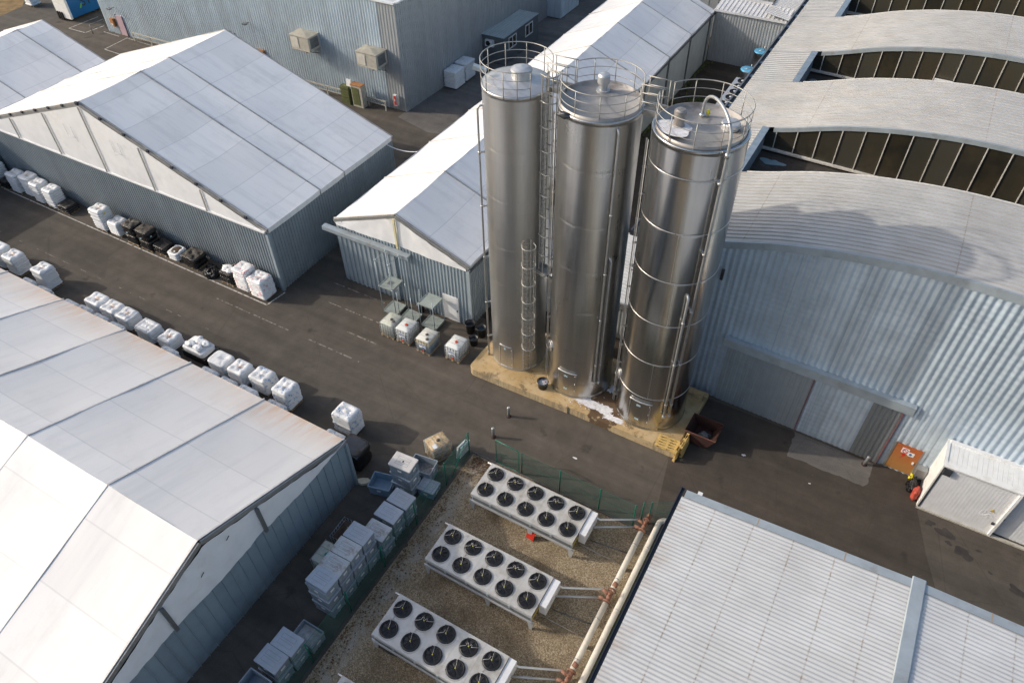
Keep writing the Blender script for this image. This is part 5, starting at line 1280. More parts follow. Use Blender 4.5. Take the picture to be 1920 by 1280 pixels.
B_('dimpled bluish white stack between the three touching ones and the tan-topped one', -38.0, -36.5, 1.05, M['sack_clean'], 67, y0=16.95, n=5, nx=5, ny=3)
B_('low tan-topped white stack left of the heaped white bags', -36.1, -34.9, .88, M['sack'], 68, y0=17.05, n=4)
w = B_('wide heap of loose white bags on a black base', -34.1, -32.3, .95, M['sack_clean'], 69, y0=17.35, W=1.15, n=2, top='lumpy', z0=.55)
b = MB()
for k, (x, y) in enumerate(((-.4, -.2), (.3, -.25), (0, .2), (.45, .25), (-.2, .3))): blob(b, (x, y, 1.08), (.36, .24, .13), 80 + k * 1.9, .4, flat=False)
b.build('loose_bags', M['sack_clean'], w, off=1)
b = MB(); b.box(-.95, 1.05, -.62, .62, .12, .62); b.build('black_base', M['film'], w, off=1)
B_('rounded bluish wrapped stack right of the heaped white bags', -31.65, -30.2, 1.12, M['sack_clean'], 70, n=5, top='lumpy', sharp=.34)
B_('white bag stack with orange stains on its puffed top, left of the blue printed stacks', -29.95, -28.7, 1.2, M['sack'], 71, n=7)
B_('white bag stack with some blue print and a brown dimple', -28.4, -27.05, 1.2, M['sack_blue'], 72, y0=17.3, n=8)
B_('blue printed white bag stack at the end of the row by the roof edge', -26.3, -25.1, 1.45, M['sack_blue'], 73, y0=17.05, W=1.22, n=10)
B_('neat square white stack with faint blue print standing apart beside the hall corner', -22.0, -20.65, 1.58, M['sack_blue'], 74, y0=17.3, W=1.12, n=11, sharp=.14, nx=3, ny=3, grooves=.04)
GC = 'low bag stacks half hidden under the stained eave'
low = [(-44.55, 'first low bag stack under the stained eave, seen beyond the second roof rail'), (-43.05, 'second low bag stack under the eave, in front of the puffy six-bag stack'), (-41.55, 'third low bag stack under the eave, before the middle touching stack'), (-40.05, 'fourth low bag stack under the eave, beside the third roof rail'),
       (-35.15, 'low grey-white stack under the eave between the tan-topped stack and the heap of loose bags'), (-31.7, 'low flat bag stack under the eave before the rounded bluish stack'), (-30.15, 'low stained bag stack under the eave before the orange-spotted stack'), (-28.55, 'low bag stack under the eave left of the fifth roof rail'),
       (-26.35, 'blue-printed low bag stack under the eave beside the blue printed end stack'), (-22.0, 'low blue-printed stack under the roof corner next to the neat square stack'), (-48.9, 'low white stack under the eave left of the stack with the pinched middle'), (-47.3, 'low bag stack under the eave right below the stack with the pinched middle')]
for k, (x, lab) in enumerate(low):
    bag_stack(lab, x + .7, 16.42, 1.32, 1.05, .78 + .12 * ((k * 5) % 3) / 2, M['sack_blue'] if k in (8, 9) else M['sack_clean'] if k % 2 else M['sack'], GC, 90 + k, n=5, nx=4 if k % 3 else 3)
# black wrapped pile at the hall corner and a slab of foam
t = thing('wrapped_pallet', 'big black wrapped pile with slate sheet on top at the stained hall corner', 'wrapped pallet', (-19.55, 16.25, 0))
stack_mesh(1.45, 1.25, 1.5, 2, 5, z0=.05, top='flat', rough=.05, sharp=.32).build('load', M['film'], t, off=1)
b = MB(); b.grid(lambda u, v: (-.72 + 1.44 * u, -.62 + 1.24 * v, 1.53 - .10 * max(0, abs(u - .5) - .36) * 6 - .08 * max(0, abs(v - .5) - .36) * 6 + .03 * mnoise.noise((u * 4, v * 4, 2))), 14, 14, smooth=True); b.build('cover_sheet', plain('slate_sheet', (.055, .06, .07), .6, var=.2), t, off=1)
t = thing('foam_slab', 'broken yellowish foam slab on the ground at the hall corner', 'foam slab', (-18.4, 15.35, 0), R(25))
b = MB(); b.loops([[(x, y, z) for x, y in ragged(0, 0, .36, .22, 7, .3, 8)] for z in (.0, .16)]); b.build('slab', M['foam'], t, off=1)
# bagged goods by the tall grey hall
for k, (y, lab) in enumerate(((56.75, 'white wrapped block of bagged goods by the grey hall, nearer half'), (58.65, 'white wrapped block of bagged goods by the grey hall, farther half'))):
    bag_stack(lab, -39.35, y, 1.45, 1.75, 1.75 + .1 * k, M['bigbag'], 'bagged blocks by the grey hall', 120 + k, n=9, sharp=.15, top='bags', nx=1, ny=2)
t = bag_stack('stack of blue-grey sheets or bags at the edge of the dry field', -95.9, 50.4, 1.3, 1.3, 1.9, M['bigbag'], None, 130, n=6)

# ------------------------------------------------------------------ liquid tanks (IBC totes)
def rbox(mb, hx, hy, z0, z1, rad=.06, n=4, top=.03, mi=0):
    def lp(k, z):
        o = []
        for cx, cy, a in ((1, 1, 0), (-1, 1, 90), (-1, -1, 180), (1, -1, 270)):
            for i in range(n + 1):
                g = R(a + 90 * i / n); o.append((cx * (hx - rad) - cx * k + (rad) * math.cos(g), cy * (hy - rad) - cy * k + rad * math.sin(g), z))
        return o
    return mb.loops([lp(top, z0), lp(0, z0 + top), lp(0, z1 - top), lp(top, z1)], mi, True)
def tank(name, label, loc, rz, m_tank, cap_m, caps, plate=True, group='white liquid tanks by the narrow hall', fill=None, h=1.0, lid=True):
    t = thing(name, label, 'tank', loc, rz, group)
    p = MB()
    for x in (-.5, -.06, .38): p.box(x, x + .12, -.6, .6, 0, .10)
    p.box(-.5, .5, -.6, -.48, .10, .13); p.box(-.5, .5, .48, .6, .10, .13); p.box(-.5, .5, -.06, .06, .10, .13); p.build('pallet', M['wood'], t, off=1)
    b = MB()
    if lid: rbox(b, .475, .575, .14, .14 + h, .09, top=.04)
    else:
        rbox(b, .475, .575, .14, .14 + h * .72, .09, top=.02)
    b.build('container', m_tank, t, off=1)
    c = MB(); X, Y, z0, z1 = .495, .595, .13, .16 + h
    for z in (z0 + .03, z0 + .25, z0 + .47, z0 + .69, z1 - .06): c.tube([(-X, -Y, z), (X, -Y, z), (X, Y, z), (-X, Y, z)], .016, 5, True)
    for k in range(6):
        x = -X + 2 * X * k / 5
        for y in (-Y, Y): c.tube([(x, y, z0), (x, y, z1 - .04)], .015, 5)
    for k in range(1, 7):
        y = -Y + 2 * Y * k / 7
        for x in (-X, X): c.tube([(x, y, z0), (x, y, z1 - .04)], .015, 5)
    if lid:
        for y in (-.2, .2): c.tube([(-X, y, z1 - .06), (-X + .03, y, z1 + .015), (X - .03, y, z1 + .015), (X, y, z1 - .06)], .012, 5)
    c.build('cage', M['ibc_cage'], t, off=1)
    for (x, y), m in zip(caps, cap_m):
        k = MB(); k.lathe([(.10, z1 - .03), (.10, z1 + .03), (.085, z1 + .045), (.01, z1 + .05)], (x, y), 18); k.build('cap', m, t, off=1)
    if plate:
        k = MB(); k.box(-.25, .25, -Y - .02, -Y - .012, .5, .85); pl = k.build('label_plate', M['tag_white'], t, off=1)
        k = MB(); k.box(-.22, .22, -Y - .026, -Y - .021, .72, .8); k.box(-.05, .2, -Y - .026, -Y - .021, .52, .6); k.build('print', M['blue_mark'], pl, off=1)
        k = MB(); k.tube([(.02, -Y - .02, .24), (.02, -Y + .08, .24)], .06, 10); k.box(-.06, .1, -Y - .05, -Y - .02, .22, .27); k.build('outlet_valve', M['red_cap'], t, off=1)
    return t
dkcap = plain('dark_cap', (.09, .075, .07), .6)
tank('liquid_tank', 'old yellowish white liquid tank with two dark caps at the left end of the tanks', (-23.93, 25.52, 0), 0, M['ibc_old'], (dkcap, dkcap), ((0.06, -.02), (.30, -.14)), False)
tank('liquid_tank', 'clean white liquid tank with a red cap touching the old yellowish one', (-22.72, 25.53, .05), 0, M['ibc'], (M['red_cap'],), ((0, -.02),))
tank('liquid_tank', 'half full liquid tank showing a brown band above bluish liquid', (-21.1, 25.45, 0), 0, M['ibc_half'], (dkcap, dkcap), ((0, 0), (.24, -.34)))
tank('liquid_tank', 'clean white liquid tank with a red cap standing alone near the black tubs', (-19.12, 25.76, .05), 0, M['ibc'], (M['red_cap'],), ((0, 0),))
GF = 'old liquid tanks in the yard corner'
tank('liquid_tank', 'brown stained liquid tank askew at the top of the green fence', (-15.92, 18.9, 0), R(-27), M['ibc_rust'], (dkcap,), ((-.02, .05),), False, GF)
MB().box(.12, .42, -.42, -.16, 1.16, 1.172).build('paper_sheet', M['tag_white'], bpy.data.objects[[o.name for o in bpy.data.objects if o.name.startswith('liquid_tank')][-1]], off=1)
tank('liquid_tank', 'dirty pale liquid tank with a turquoise cap behind the plastic boxes', (-16.85, 10.7, 0), R(2), M['ibc_old'], (plain('turquoise_cap', (.01, .30, .24), .4),), ((.08, -.05),), False, GF)
tt = tank('liquid_tank', 'cut-open liquid tank cage holding brown sludge behind the plastic boxes', (-16.85, 12.15, 0), R(2), M['sludge'], (), (), False, GF, lid=False)
b = MB(); blob(b, (.05, .1, .9), (.3, .28, .1), 6.1, .5, flat=False); b.build('sludge_lump', M['sludge'], tt, off=1)
b = MB(); b.tube([(.1, -.1, .95), (.2, .1, .97), (.1, .25, .96), (-.05, .22, .96)], .05, 7); b.build('hose_piece', M['foam'], tt, off=1)

# ------------------------------------------------------------------ grey plastic boxes along the fence
def tote(name, label, loc, rz=0, lid=None, open_fill=None, m='tote', group='grey plastic boxes along the green fence', lid_tilt=None, hx=.6, hy=.43, h=.76):
    t = thing(name, label, 'plastic box', loc, rz, group); Mx = M[m]
    b = MB(); z0 = .1
    def lp(f, z, d=0): return [(sx * (hx * f - d) * kx, sy * (hy * f - d) * ky, z) for sx, sy, kx, ky in ((1, 1, 1, .94), (1, 1, .96, 1), (-1, 1, .96, 1), (-1, 1, 1, .94), (-1, -1, 1, .94), (-1, -1, .96, 1), (1, -1, .96, 1), (1, -1, 1, .94))]
    ls = [lp(.93, z0), lp(.965, h - .12), lp(1.0, h - .115), lp(1.0, h - .015), lp(1.0, h)]
    if lid: b.loops(ls)
    else: b.loops(ls + [lp(1, h, .045), lp(.94, z0 + .05, .03)])
    for x in (-.42, -.14, .14, .42):
        for s_ in (-1, 1): b.box(x - .02, x + .02, s_ * hy * .945 - .022, s_ * hy * .945 + .022, z0 + .02, h - .12)
    for y in (-.2, .2):
        for s_ in (-1, 1): b.box(s_ * hx * .95 - .022, s_ * hx * .95 + .022, y - .02, y + .02, z0 + .02, h - .12)
    for y in (-.36, 0, .36): b.box(-hx * .9, hx * .9, y * hy / .43 - .05, y * hy / .43 + .05, 0, z0)
    b.build('body', Mx, t, off=1)
    k = MB(); k.box(hx * .985, hx * 1.005, -.12, .12, h - .3, h - .18); k.build('tag_holder', M['tag_white'], t, off=1); k = MB(); k.box(-.1, .12, -hy * 1.005, -hy * .985, h - .3, h - .18); k.build('tag_holder', M['tag_white'], t, off=1)
    if lid:
        l = MB(); l.loops([lp(1.015, h + .003), lp(1.015, h + .05), lp(.985, h + .06)]); 
        lo = l.build('lid', M[lid], t, off=1)
        gmb = MB(); zl = h + .0625
        for y in (-.18, .0, .18) if 'dirty' in lid or 'pale' in lid else (-.14, .14):
            w = .065 if 'dirty' in lid or 'pale' in lid else .10
            for a, c_, d_, e_ in ((-.38, .36, y - w, y - w + .014), (-.38, .36, y + w - .014, y + w), (-.38, -.366, y - w, y + w), (.346, .36, y - w, y + w)): gmb.box(a, c_, d_, e_, zl - .004, zl)
        gmb.build('lid_groove', M['groove'], lo, off=1)
        if lid_tilt: lo.rotation_euler = lid_tilt[0]; lo.location = lid_tilt[1]
    if open_fill:
        f = MB(); f.grid(lambda u, v: ((u - .5) * hx * 1.78, (v - .5) * hy * 1.76, .42 + .14 * mnoise.noise((u * 3, v * 3, hx + loc[1]))), 12, 10, smooth=True); f.build('contents', open_fill, t, off=1)
    return t
H1, H2, H3 = 0, .815, 1.63
def column(y, x, n, who, top_lid='tote_lid', tilt=None, dx=0):
    names = {1: ('upper',), 2: ('lower', 'upper'), 3: ('bottom', 'middle', 'top')}[n]
    for k in range(n):
        last = k == n - 1
        tote('plastic_box', f'{names[k]} grey plastic box of {who}', (x + rnd.uniform(-.03, .03) + dx * k, y + rnd.uniform(-.015, .015), (0, H2, H3)[k]), R(rnd.uniform(-1, 1)), lid=top_lid if last else 'tote_lid', lid_tilt=tilt if last else None)
column(14.0 + .72, -15.28, 2, 'the pair right below the tallest tower')
column(13.78, -15.35, 2, 'the pair with a smooth two-groove lid below the hidden pair')
column(12.72, -15.22, 2, 'the pair with a brown-streaked lid', 'tote_lid_dirty')
column(11.82, -15.48, 3, 'the column with clean raised lid beside the sludge tank')
column(10.92, -15.5, 3, 'the column with rust-marked lid beside the turquoise-capped tank', 'tote_lid_dirty')
column(10.02, -15.5, 3, 'the column with ribbed rusty lid next to the crooked one', 'tote_lid_dirty')
column(9.1, -15.45, 3, 'the column whose lid sits crooked and open', tilt=((R(-4), R(2), 0), (-.03, .03, .06)))
tote('plastic_box', 'open grey plastic box filled with clear film below the crooked-lid column', (-15.2, 7.35, 0), 0, None, plain('clear_film', (.50, .50, .48), .3, var=.3, scale=4, dirt=(.34, .26, .18), dscale=2))
column(6.45, -15.35, 2, 'the pair below the open film-filled box')
column(5.55, -15.45, 2, 'the last lidded pair before the bottom picture edge')
tote('plastic_box', 'open empty grey plastic box at the bottom edge of the picture', (-15.35, 4.45, H2), 0, None); tote('plastic_box', 'grey plastic box carrying the open empty one at the bottom picture edge', (-15.35, 4.45, 0), 0, 'tote_lid')
for k, nm in enumerate(('bottom', 'middle', 'top')):
    tote('plastic_box', f'{nm} plastic box of the tall tower' + (' with a black hole in its lid' if k == 2 else ' at the upper end of the fence row'), (-16.12 + .03 * k, 16.18, (0, H2, H3)[k]), R((3, -2, 4)[k]), 'tote_lid_pale' if k == 2 else 'tote_lid', hx=.64, hy=.44)
tw = [o for o in bpy.data.objects if o.name.startswith('plastic_box') and 'black hole' in o.get('label', '')][0]
k = MB(); k.lathe([(.05, .823), (.01, .824)], n=14, caps=True); k.build('hole', M['black'], tw, off=1)
k = MB(); k.box(-.66, -.62, -.36, -.24, .5, .6); k.build('yellow_sticker', M['yellow'], tw, off=1)
tote('plastic_box', 'open blue-grey plastic tray on the ground beside the tall tower', (-17.25, 15.55, 0), R(14), None, None, 'tote_blue', hx=.62, hy=.5, h=.68)
tote('plastic_box', 'grey plastic box with broken side, full of scrap pieces, behind the tall tower', (-15.85, 17.35, 0), R(8), None, M['scrap'], 'tote', hx=.68, hy=.5, h=.95)
tote('plastic_box', 'dark grey plastic box low behind the fence next to the scrap box', (-15.0, 16.6, 0), R(5), 'tote_lid', None, 'tote_blue', hx=.5, hy=.4, h=.5)
t = thing('foam_boards', 'two white foam boards leaning on the inside of the green fence end', 'boards', (-14.75, 19.5, 0), R(-8))
b = MB(); b.box(-.12, -.04, -.42, .3, 0, 1.1, M=Matrix.Rotation(R(8), 4, 'Y')); b.box(.0, .08, -.32, .42, 0, 1.05, M=Matrix.Rotation(R(8), 4, 'Y')); b.build('board', M['tag_white'], t, off=1)

# ------------------------------------------------------------------ galvanised tray frames by the narrow hall
def stillage(name, label, x0, x1, y0, y1, plates, posts, rings, seed=0, cut=False):
    t = thing(name, label, 'frame', ((x0 + x1) / 2, (y0 + y1) / 2, 0), 0, 'galvanised tray frames'); X = (x1 - x0) / 2; Y = (y1 - y0) / 2
    for z, hole in plates:
        b = MB(); b.box(-X, X, -Y, Y, z - .03, z)
        for s_ in (-1, 1): b.box(-X - .02, X + .02, s_ * Y - .02, s_ * Y + .02, z - .09, z + .03); b.box(s_ * X - .02, s_ * X + .02, -Y + .02, Y - .02, z - .09, z + .03)
        po = b.build('tray', M['plywood'], t, off=1)
        if hole: k = MB(); k.box(-.2, .2, -.18, .18, z + .001, z + .006); k.build('opening', M['gutter_grey'], po, off=1)
    for sx, sy, z1 in posts:
        b = MB(); b.tube([(sx * X, sy * Y, 0), (sx * X, sy * Y, z1)], .028, 8); b.build('post', M['galv_tube'], t, off=1)
    for z, r in rings:
        b = MB(); b.tube([(-X, -Y, z), (X, -Y, z), (X, Y, z), (-X, Y, z)], r, 6, True)
        for sx in (-1, 1):
            for sy in (-1, 1): b.lathe([(.05, z - .05), (.05, z + .05)], (sx * X, sy * Y), 8)
        b.build('ring_rail', M['galv_tube'], t, off=1)
    return t
four = lambda h: [(sx, sy, h) for sx in (-1, 1) for sy in (-1, 1)]
stillage('tray_frame', 'tallest tube frame, with a holed tray halfway up, left of the others', -25.6, -24.55, 26.75, 27.85, [(.2, False), (2.35, True)], four(4.5), [(2.3, .015), (4.4, .018)])
stillage('tray_frame', 'tube frame with only a ground tray, in the middle of the three frames', -24.2, -23.1, 26.7, 27.65, [(.2, False)], four(2.4), [])
stillage('tray_frame', 'tube frame with a plain tray at head height, nearest the white door', -22.6, -21.5, 26.8, 27.9, [(.2, False), (2.1, False)], [(-1, -1, 2.1), (1, -1, 2.6), (-1, 1, 2.1), (1, 1, 2.1)], [])
t = thing('black_drum', 'slim black drum standing behind the tray frames at the wall', 'drum', (-23.45, 28.05, 0)); b = MB(); b.lathe([(.2, 0), (.22, .3), (.2, .34), (.22, .7), (.17, .72), (.01, .72)], n=20); b.build('body', M['black'], t, off=1)

# ------------------------------------------------------------------ dry coolers on the gravel
def cooler():
    t = thing('dry_cooler', 'white dry cooler', 'dry cooler', (-9.6, 17.9, 0), 0, 'dry coolers on the gravel'); X, Y, zt = 2.88, 1.07, 1.38
    b = MB(); b.box(-X, X, -Y, Y, zt - .05, zt)
    for k in range(1, 5): b.box(-X + k * 2 * X / 5 - .012, -X + k * 2 * X / 5 + .012, -Y, Y, zt, zt + .006)
    b.build('top_plate', M['cooler'], t, off=1)
    b = MB(); b.box(-X + .03, X - .03, -Y + .05, Y - .05, zt - .62, zt - .05)
    b.box(-X, X, -Y - .01, -Y + .05, zt - .22, zt - .055); b.box(-X, X, Y - .05, Y + .01, zt - .22, zt - .055)
    b.box(-X, X, -Y - .05, -Y + .0, zt - .66, zt - .52); b.box(-X, X, Y, Y + .05, zt - .66, zt - .52); b.build('casing', M['cooler_side'], t, off=1)
    b = MB()
    for s_ in (-1, 1): b.box(-X + .1, X - .1, s_ * (Y - .045), s_ * (Y - .045) + s_ * .03, zt - .50, zt - .23)
    b.build('coil', M['gutter_grey'], t, off=1)
    for k in range(1, 5):
        x = -X + k * 2 * X / 5
        for s_ in (-1, 1): b = MB(); b.box(x - .05, x + .05, min(s_ * Y, s_ * (Y + .04)), max(s_ * Y, s_ * (Y + .04)), zt - .3, zt - .1); b.build('clip', M['galv_tube'], t, off=1)
    for x in (-X + .06, .55, X - .06):
        for s_ in (-1, 1):
            b = MB(); y = s_ * (Y - .02)
            b.add([(x - .06, y - .03, 0), (x + .06, y - .03, 0), (x + .17, y - .03, zt - .6), (x - .17, y - .03, zt - .6), (x - .06, y + .03, 0), (x + .06, y + .03, 0), (x + .17, y + .03, zt - .6), (x - .17, y + .03, zt - .6)], [(0, 1, 2, 3), (5, 4, 7, 6), (4, 0, 3, 7), (1, 5, 6, 2), (3, 2, 6, 7), (4, 5, 1, 0)]); b.build('leg', M['cooler_side'], t, off=1)
    for i in range(5):
        for j, y in enumerate((-.52, .53)):
            x = -2.34 + 1.165 * i; f = MB()
            f.lathe([(.425, zt + .004), (.37, zt + .09), (.345, zt + .09), (.345, zt + .03)], (x, y), 32, caps=False)
            f.lathe([(.345, zt + .012), (.02, zt + .012)], (x, y), 32, caps=False)
            for k in range(7):
                a = 2 * PI * k / 7 + i + j; ca, sa = math.cos(a), math.sin(a); c2, s2 = math.cos(a + .55), math.sin(a + .55)
                f.add([(x + .10 * ca, y + .10 * sa, zt + .055), (x + .33 * ca, y + .33 * sa, zt + .06), (x + .33 * c2, y + .33 * s2, zt + .02), (x + .10 * c2, y + .10 * s2, zt + .025)], [(0, 1, 2, 3)])
            fo = f.build('fan', M['fan'], t, off=1)
            g = MB()
            for rr in (.10, .16, .22, .28, .33): g.tube([(x + rr * math.cos(2 * PI * k / 28), y + rr * math.sin(2 * PI * k / 28), zt + .095 + .02 * (1 - rr / .33)) for k in range(28)], .0045, 4, True)
            for k in range(4): g.tube([(x + .34 * math.cos(PI * k / 2 + .9), y + .34 * math.sin(PI * k / 2 + .9), zt + .09), (x, y, zt + .115)], .006, 4)
            for k in range(4): g.box(-.03, .03, -.02, .02, 0, .03, M=Matrix.Translation((x + .40 * math.cos(PI * k / 2 + .6), y + .40 * math.sin(PI * k / 2 + .6), zt + .03)))
            g.build('guard', M['fan_grille'], fo, off=1)
            h = MB(); h.lathe([(.028, zt + .11), (.028, zt + .15), (.01, zt + .155)], (x, y), 10); h.build('hub', M['hub'], fo, off=1)
            c = MB(); zc = zt + .135
            if j == 1:
                pts = [(x - .34, y - .18, zc)]
                pts += [(x - .12, y - .02, zc), (x - .13, y + .08, zc), (x - .09, y + .13, zc), (x - .05, y + .1, zc), (x - .03, y + .02, zc), (x + .03, y + .02, zc), (x + .05, y + .1, zc), (x + .09, y + .13, zc), (x + .13, y + .08, zc), (x + .12, y + .02, zc), (x + .34, y + .12, zc), (x + .45, y + .25, zt + .02)] if i % 2 else [(x - .12, y - .03, zc), (x - .1, y + .12, zc), (x - .03, y + .14, zc), (x, y + .02, zc), (x - .05, y + .25, zc), (x - .1, y + .42, zt + .02)]
            else: pts = [(x, y, zc), (x - .05, y + .18, zc), (x - .12, y + .33, zc), (x - .13, y + .48, zt + .02), (x - .08, y + .60, zt + .02)]
            c.tube(pts, .0085, 5); c.build('cable', M['cable'], fo, off=1)
            d = MB(); d.lathe([(.46, zt + .0025), (.42, zt + .003)], (x + .03, y - .03), 32, caps=False); d.build('dust_ring', M['dirt_ring'], fo, off=1)
    b = MB(); b.box(X + .02, X + .36, -.38, Y, .55, zt - .06); hb_ = b.build('header_box', M['white_steel'], t, off=1)
    b = MB(); b.box(X - .002, X + .006, -Y + .08, -.42, zt - .45, zt - .25); b.build('yellow_strip', plain('old_yellow', (.50, .38, .04), .5), t, off=1)
    b = MB(); b.tube([(-X - .25, Y - .02, zt - .1), (X + .1, Y - .02, zt - .1)], .035, 8); b.build('rail_tube', M['white_paint'], t, off=1)
    return t
c1 = cooler(); c1['label'] = 'white ten-fan dry cooler nearest the green fence, with a red sheet beside it'
for k, lab in enumerate(('white ten-fan dry cooler in the middle of the gravel bed', 'white ten-fan dry cooler third from the green fence, cut by the bottom picture edge', 'dry cooler of which only a white corner shows at the bottom picture edge')):
    copy_thing(c1, (-9.58 + .02 * k, 17.9 - 4.12 - 4.14 * k, 0), 0, lab)
t = thing('red_sheet', 'small red sheet leaning under the dry cooler nearest the fence', 'sheet', (-9.0, 16.72, .03), R(-8))
b = MB(); b.box(-.22, .22, -.01, .02, 0, .52, M=Matrix.Rotation(R(-20), 4, 'X')); b.build('sheet', M['red'], t, off=1)
# ------------------------------------------------------------------ cooling pipes along the low hall
PR = .145
t = thing('insulated_pipe', 'thick cream insulated pipe on the gravel side, feeding the coolers', 'pipe', (-4.2, 12, 0), 0, 'thick insulated pipes')
for a, b_ in ((15.95, 19.5), (11.75, 15.3), (-4, 11.1)):
    b = MB(); b.tube([(-4.2, a, .5), (-4.2, b_, .5)], PR, 16); b.build('pipe', M['pipe_cream'], t)
for y in (16.6, 18.7, 12.3, 14.4, 8.5, 5.0):
    b = MB(); b.tube([(-4.2, y - .03, .5), (-4.2, y + .03, .5)], PR + .008, 16); b.build('strap', M['alu'], t)
for y in (17.5, 13.2, 9.0, 4.5):
    b = MB(); b.box(-4.3, -4.1, y - .05, y + .05, 0, .36); b.build('support', M['gutter_grey'], t)
def valve(y):
    b = MB(); b.tube([(-4.2, y - .35, .5), (-4.2, y + .3, .5)], .12, 12); b.tube([(-4.2, y + .28, .5), (-4.2, y + .36, .5)], .2, 12); b.tube([(-4.2, y - .36, .5), (-4.2, y - .28, .5)], .2, 12)
    b.tube([(-4.6, y + .12, .62), (-4.2, y + .05, .52)], .09, 10); b.tube([(-4.62, y - .3, .55), (-4.2, y - .2, .5)], .08, 10); b.tube([(-4.2, y, .5), (-4.2, y + .05, .95)], .08, 10); b.tube([(-4.2, y + .5, .55), (-4.15, y + .72, .62)], .13, 10); b.tube([(-4.2, y + .3, .5), (-4.18, y + .6, .58)], .07, 10)
    v = b.build('valve', M['rust_orange'], t); w_ = MB(); w_.tube([(-4.2 + .13 * math.cos(2 * PI * k / 16), y + .05 + .13 * math.sin(2 * PI * k / 16), .98) for k in range(16)], .014, 5, True); w_.build('hand_wheel', M['rust_orange'], v)
for y in (19.95, 15.7, 11.45): valve(y)
t2_ = thing('insulated_pipe', 'thick cream insulated pipe nearer the low hall, bending into its wall at the top', 'pipe', (-3.62, 12, 0), 0, 'thick insulated pipes')
b = MB(); pts = [(-3.62, -4, .5), (-3.62, 20.4, .5)] + [(-3.62 + .35 * (1 - math.cos(g)), 20.4 + .35 * math.sin(g), .5) for g in [PI / 2 * k / 8 for k in range(1, 9)]] + [(-2.7, 20.75, .5)]
b.tube(pts, PR, 16); b.build('pipe', M['pipe_cream'], t2_)
for y in (18.8, 15.2, 11.2, 7.0):
    b = MB(); b.tube([(-3.62, y - .04, .5), (-3.62, y + .04, .5)], PR + .012, 16); b.build('strap', M['cable'], t2_); b = MB(); b.box(-3.7, -3.54, y - .05, y + .05, 0, .36); b.build('support', M['gutter_grey'], t2_)
t = thing('yellow_valve', 'small yellow valve sticking out below the low hall gutter', 'valve', (-3.15, 19.2, 0)); b = MB(); b.tube([(0, 0, 0), (0, 0, .75)], .04, 8); b.build('stem', M['alu'], t, off=1); b = MB(); b.lathe([(.1, .75), (.11, .82), (.06, .9), (.01, .91)], n=14); b.build('cap', M['yellow'], t, off=1)
for k, yc in enumerate((17.9, 13.78, 9.64)):
    t = thing('cooler_pipe', ('pair of thin steel pipes from the upper dry cooler to the rusty valve', 'pair of thin steel pipes from the middle dry cooler to the rusty valve', 'pair of thin steel pipes from the third dry cooler to the thick pipe')[k], 'pipe', (-5.4, yc, 0), 0, 'thin pipes from the coolers'); yv = (19.95, 15.7, 11.45)[k]
    b = MB(); b.tube([(-6.45, yc + 1.0, 1.0), (-6.2, yc + 1.05, .9), (-4.6, yv + .1, .62)], .048, 8); b.build('pipe', M['white_paint'], t)
    b = MB(); b.tube([(-6.4, yc + .55, .75), (-4.6, yv - .32, .55)], .055, 8); b.build('pipe', M['pipe_steel'], t)
    b = MB(); b.tube([(-6.6, yc - .45, .5), (-4.35, yc - .25, .08)], .014, 6); b.build('cable', M['alu'], t)
    b = MB(); b.tube([(-6.3, yc + .25, .04), (-4.4, yc + .5, .05)], .02, 6); b.build('drain_line', M['gutter_grey'], t)
# weeds along the pipes and under walls
def tufts(mb, n, fx, fy, seed, hmax=.22, w=.05):
    q = random.Random(seed)
    for _ in range(n):
        x, y = fx(q), fy(q); k = q.randint(3, 5)
        for _ in range(k):
            a = q.uniform(0, 6.28); h = q.uniform(.4, 1) * hmax; d = Vector((math.cos(a), math.sin(a), 0)); p = Vector((x, y, 0)) + d * q.uniform(0, .06); s_ = Vector((-d.y, d.x, 0)) * w * q.uniform(.5, 1)
            mb.add([p - s_, p + s_, p + d * h * .8 + Vector((0, 0, h))], [(0, 1, 2)])
b = MB(); tufts(b, 1500, lambda q: q.uniform(-3.45, -2.75), lambda q: q.triangular(3, 20.5, 12), 4); wo = b.build('weeds', M['weed']); tag(wo, 'green weeds growing between the thick pipes and the low hall', 'weeds', kind='stuff')
b = MB(); tufts(b, 240, lambda q: -19.5 + abs(q.gauss(0, .35)), lambda q: q.uniform(31, 74), 5, .3, .08); tufts(b, 160, lambda q: q.gauss(-17.2, .5), lambda q: q.gauss(64.5, .5), 6, .3, .08); wo = b.build('weeds', M['weed']); tag(wo, 'weeds growing at the foot of the narrow hall wall in the back yard', 'weeds', kind='stuff')
b = MB(); q = random.Random(8)
for _ in range(1300):
    if q.random() < .5: x = -14.15 + abs(q.gauss(0, .45)); y = q.uniform(3, 19.8)
    else: x = q.uniform(-14, -11.5); y = 19.7 - abs(q.gauss(0, .45))
    a = q.uniform(0, 6.28); s_ = q.uniform(.02, .05); z = .045 + q.uniform(0, .03); c_, n_ = math.cos(a) * s_, math.sin(a) * s_
    b.add([(x + c_, y + n_, z), (x - n_, y + c_, z + .01), (x - c_, y - n_, z), (x + n_, y - c_, z + .012)], [(0, 1, 2, 3)])
lo = b.build('dead_leaves', M['leaf_dead']); tag(lo, 'dry brown leaves gathered along the inside of the green fence', 'leaves', kind='stuff')

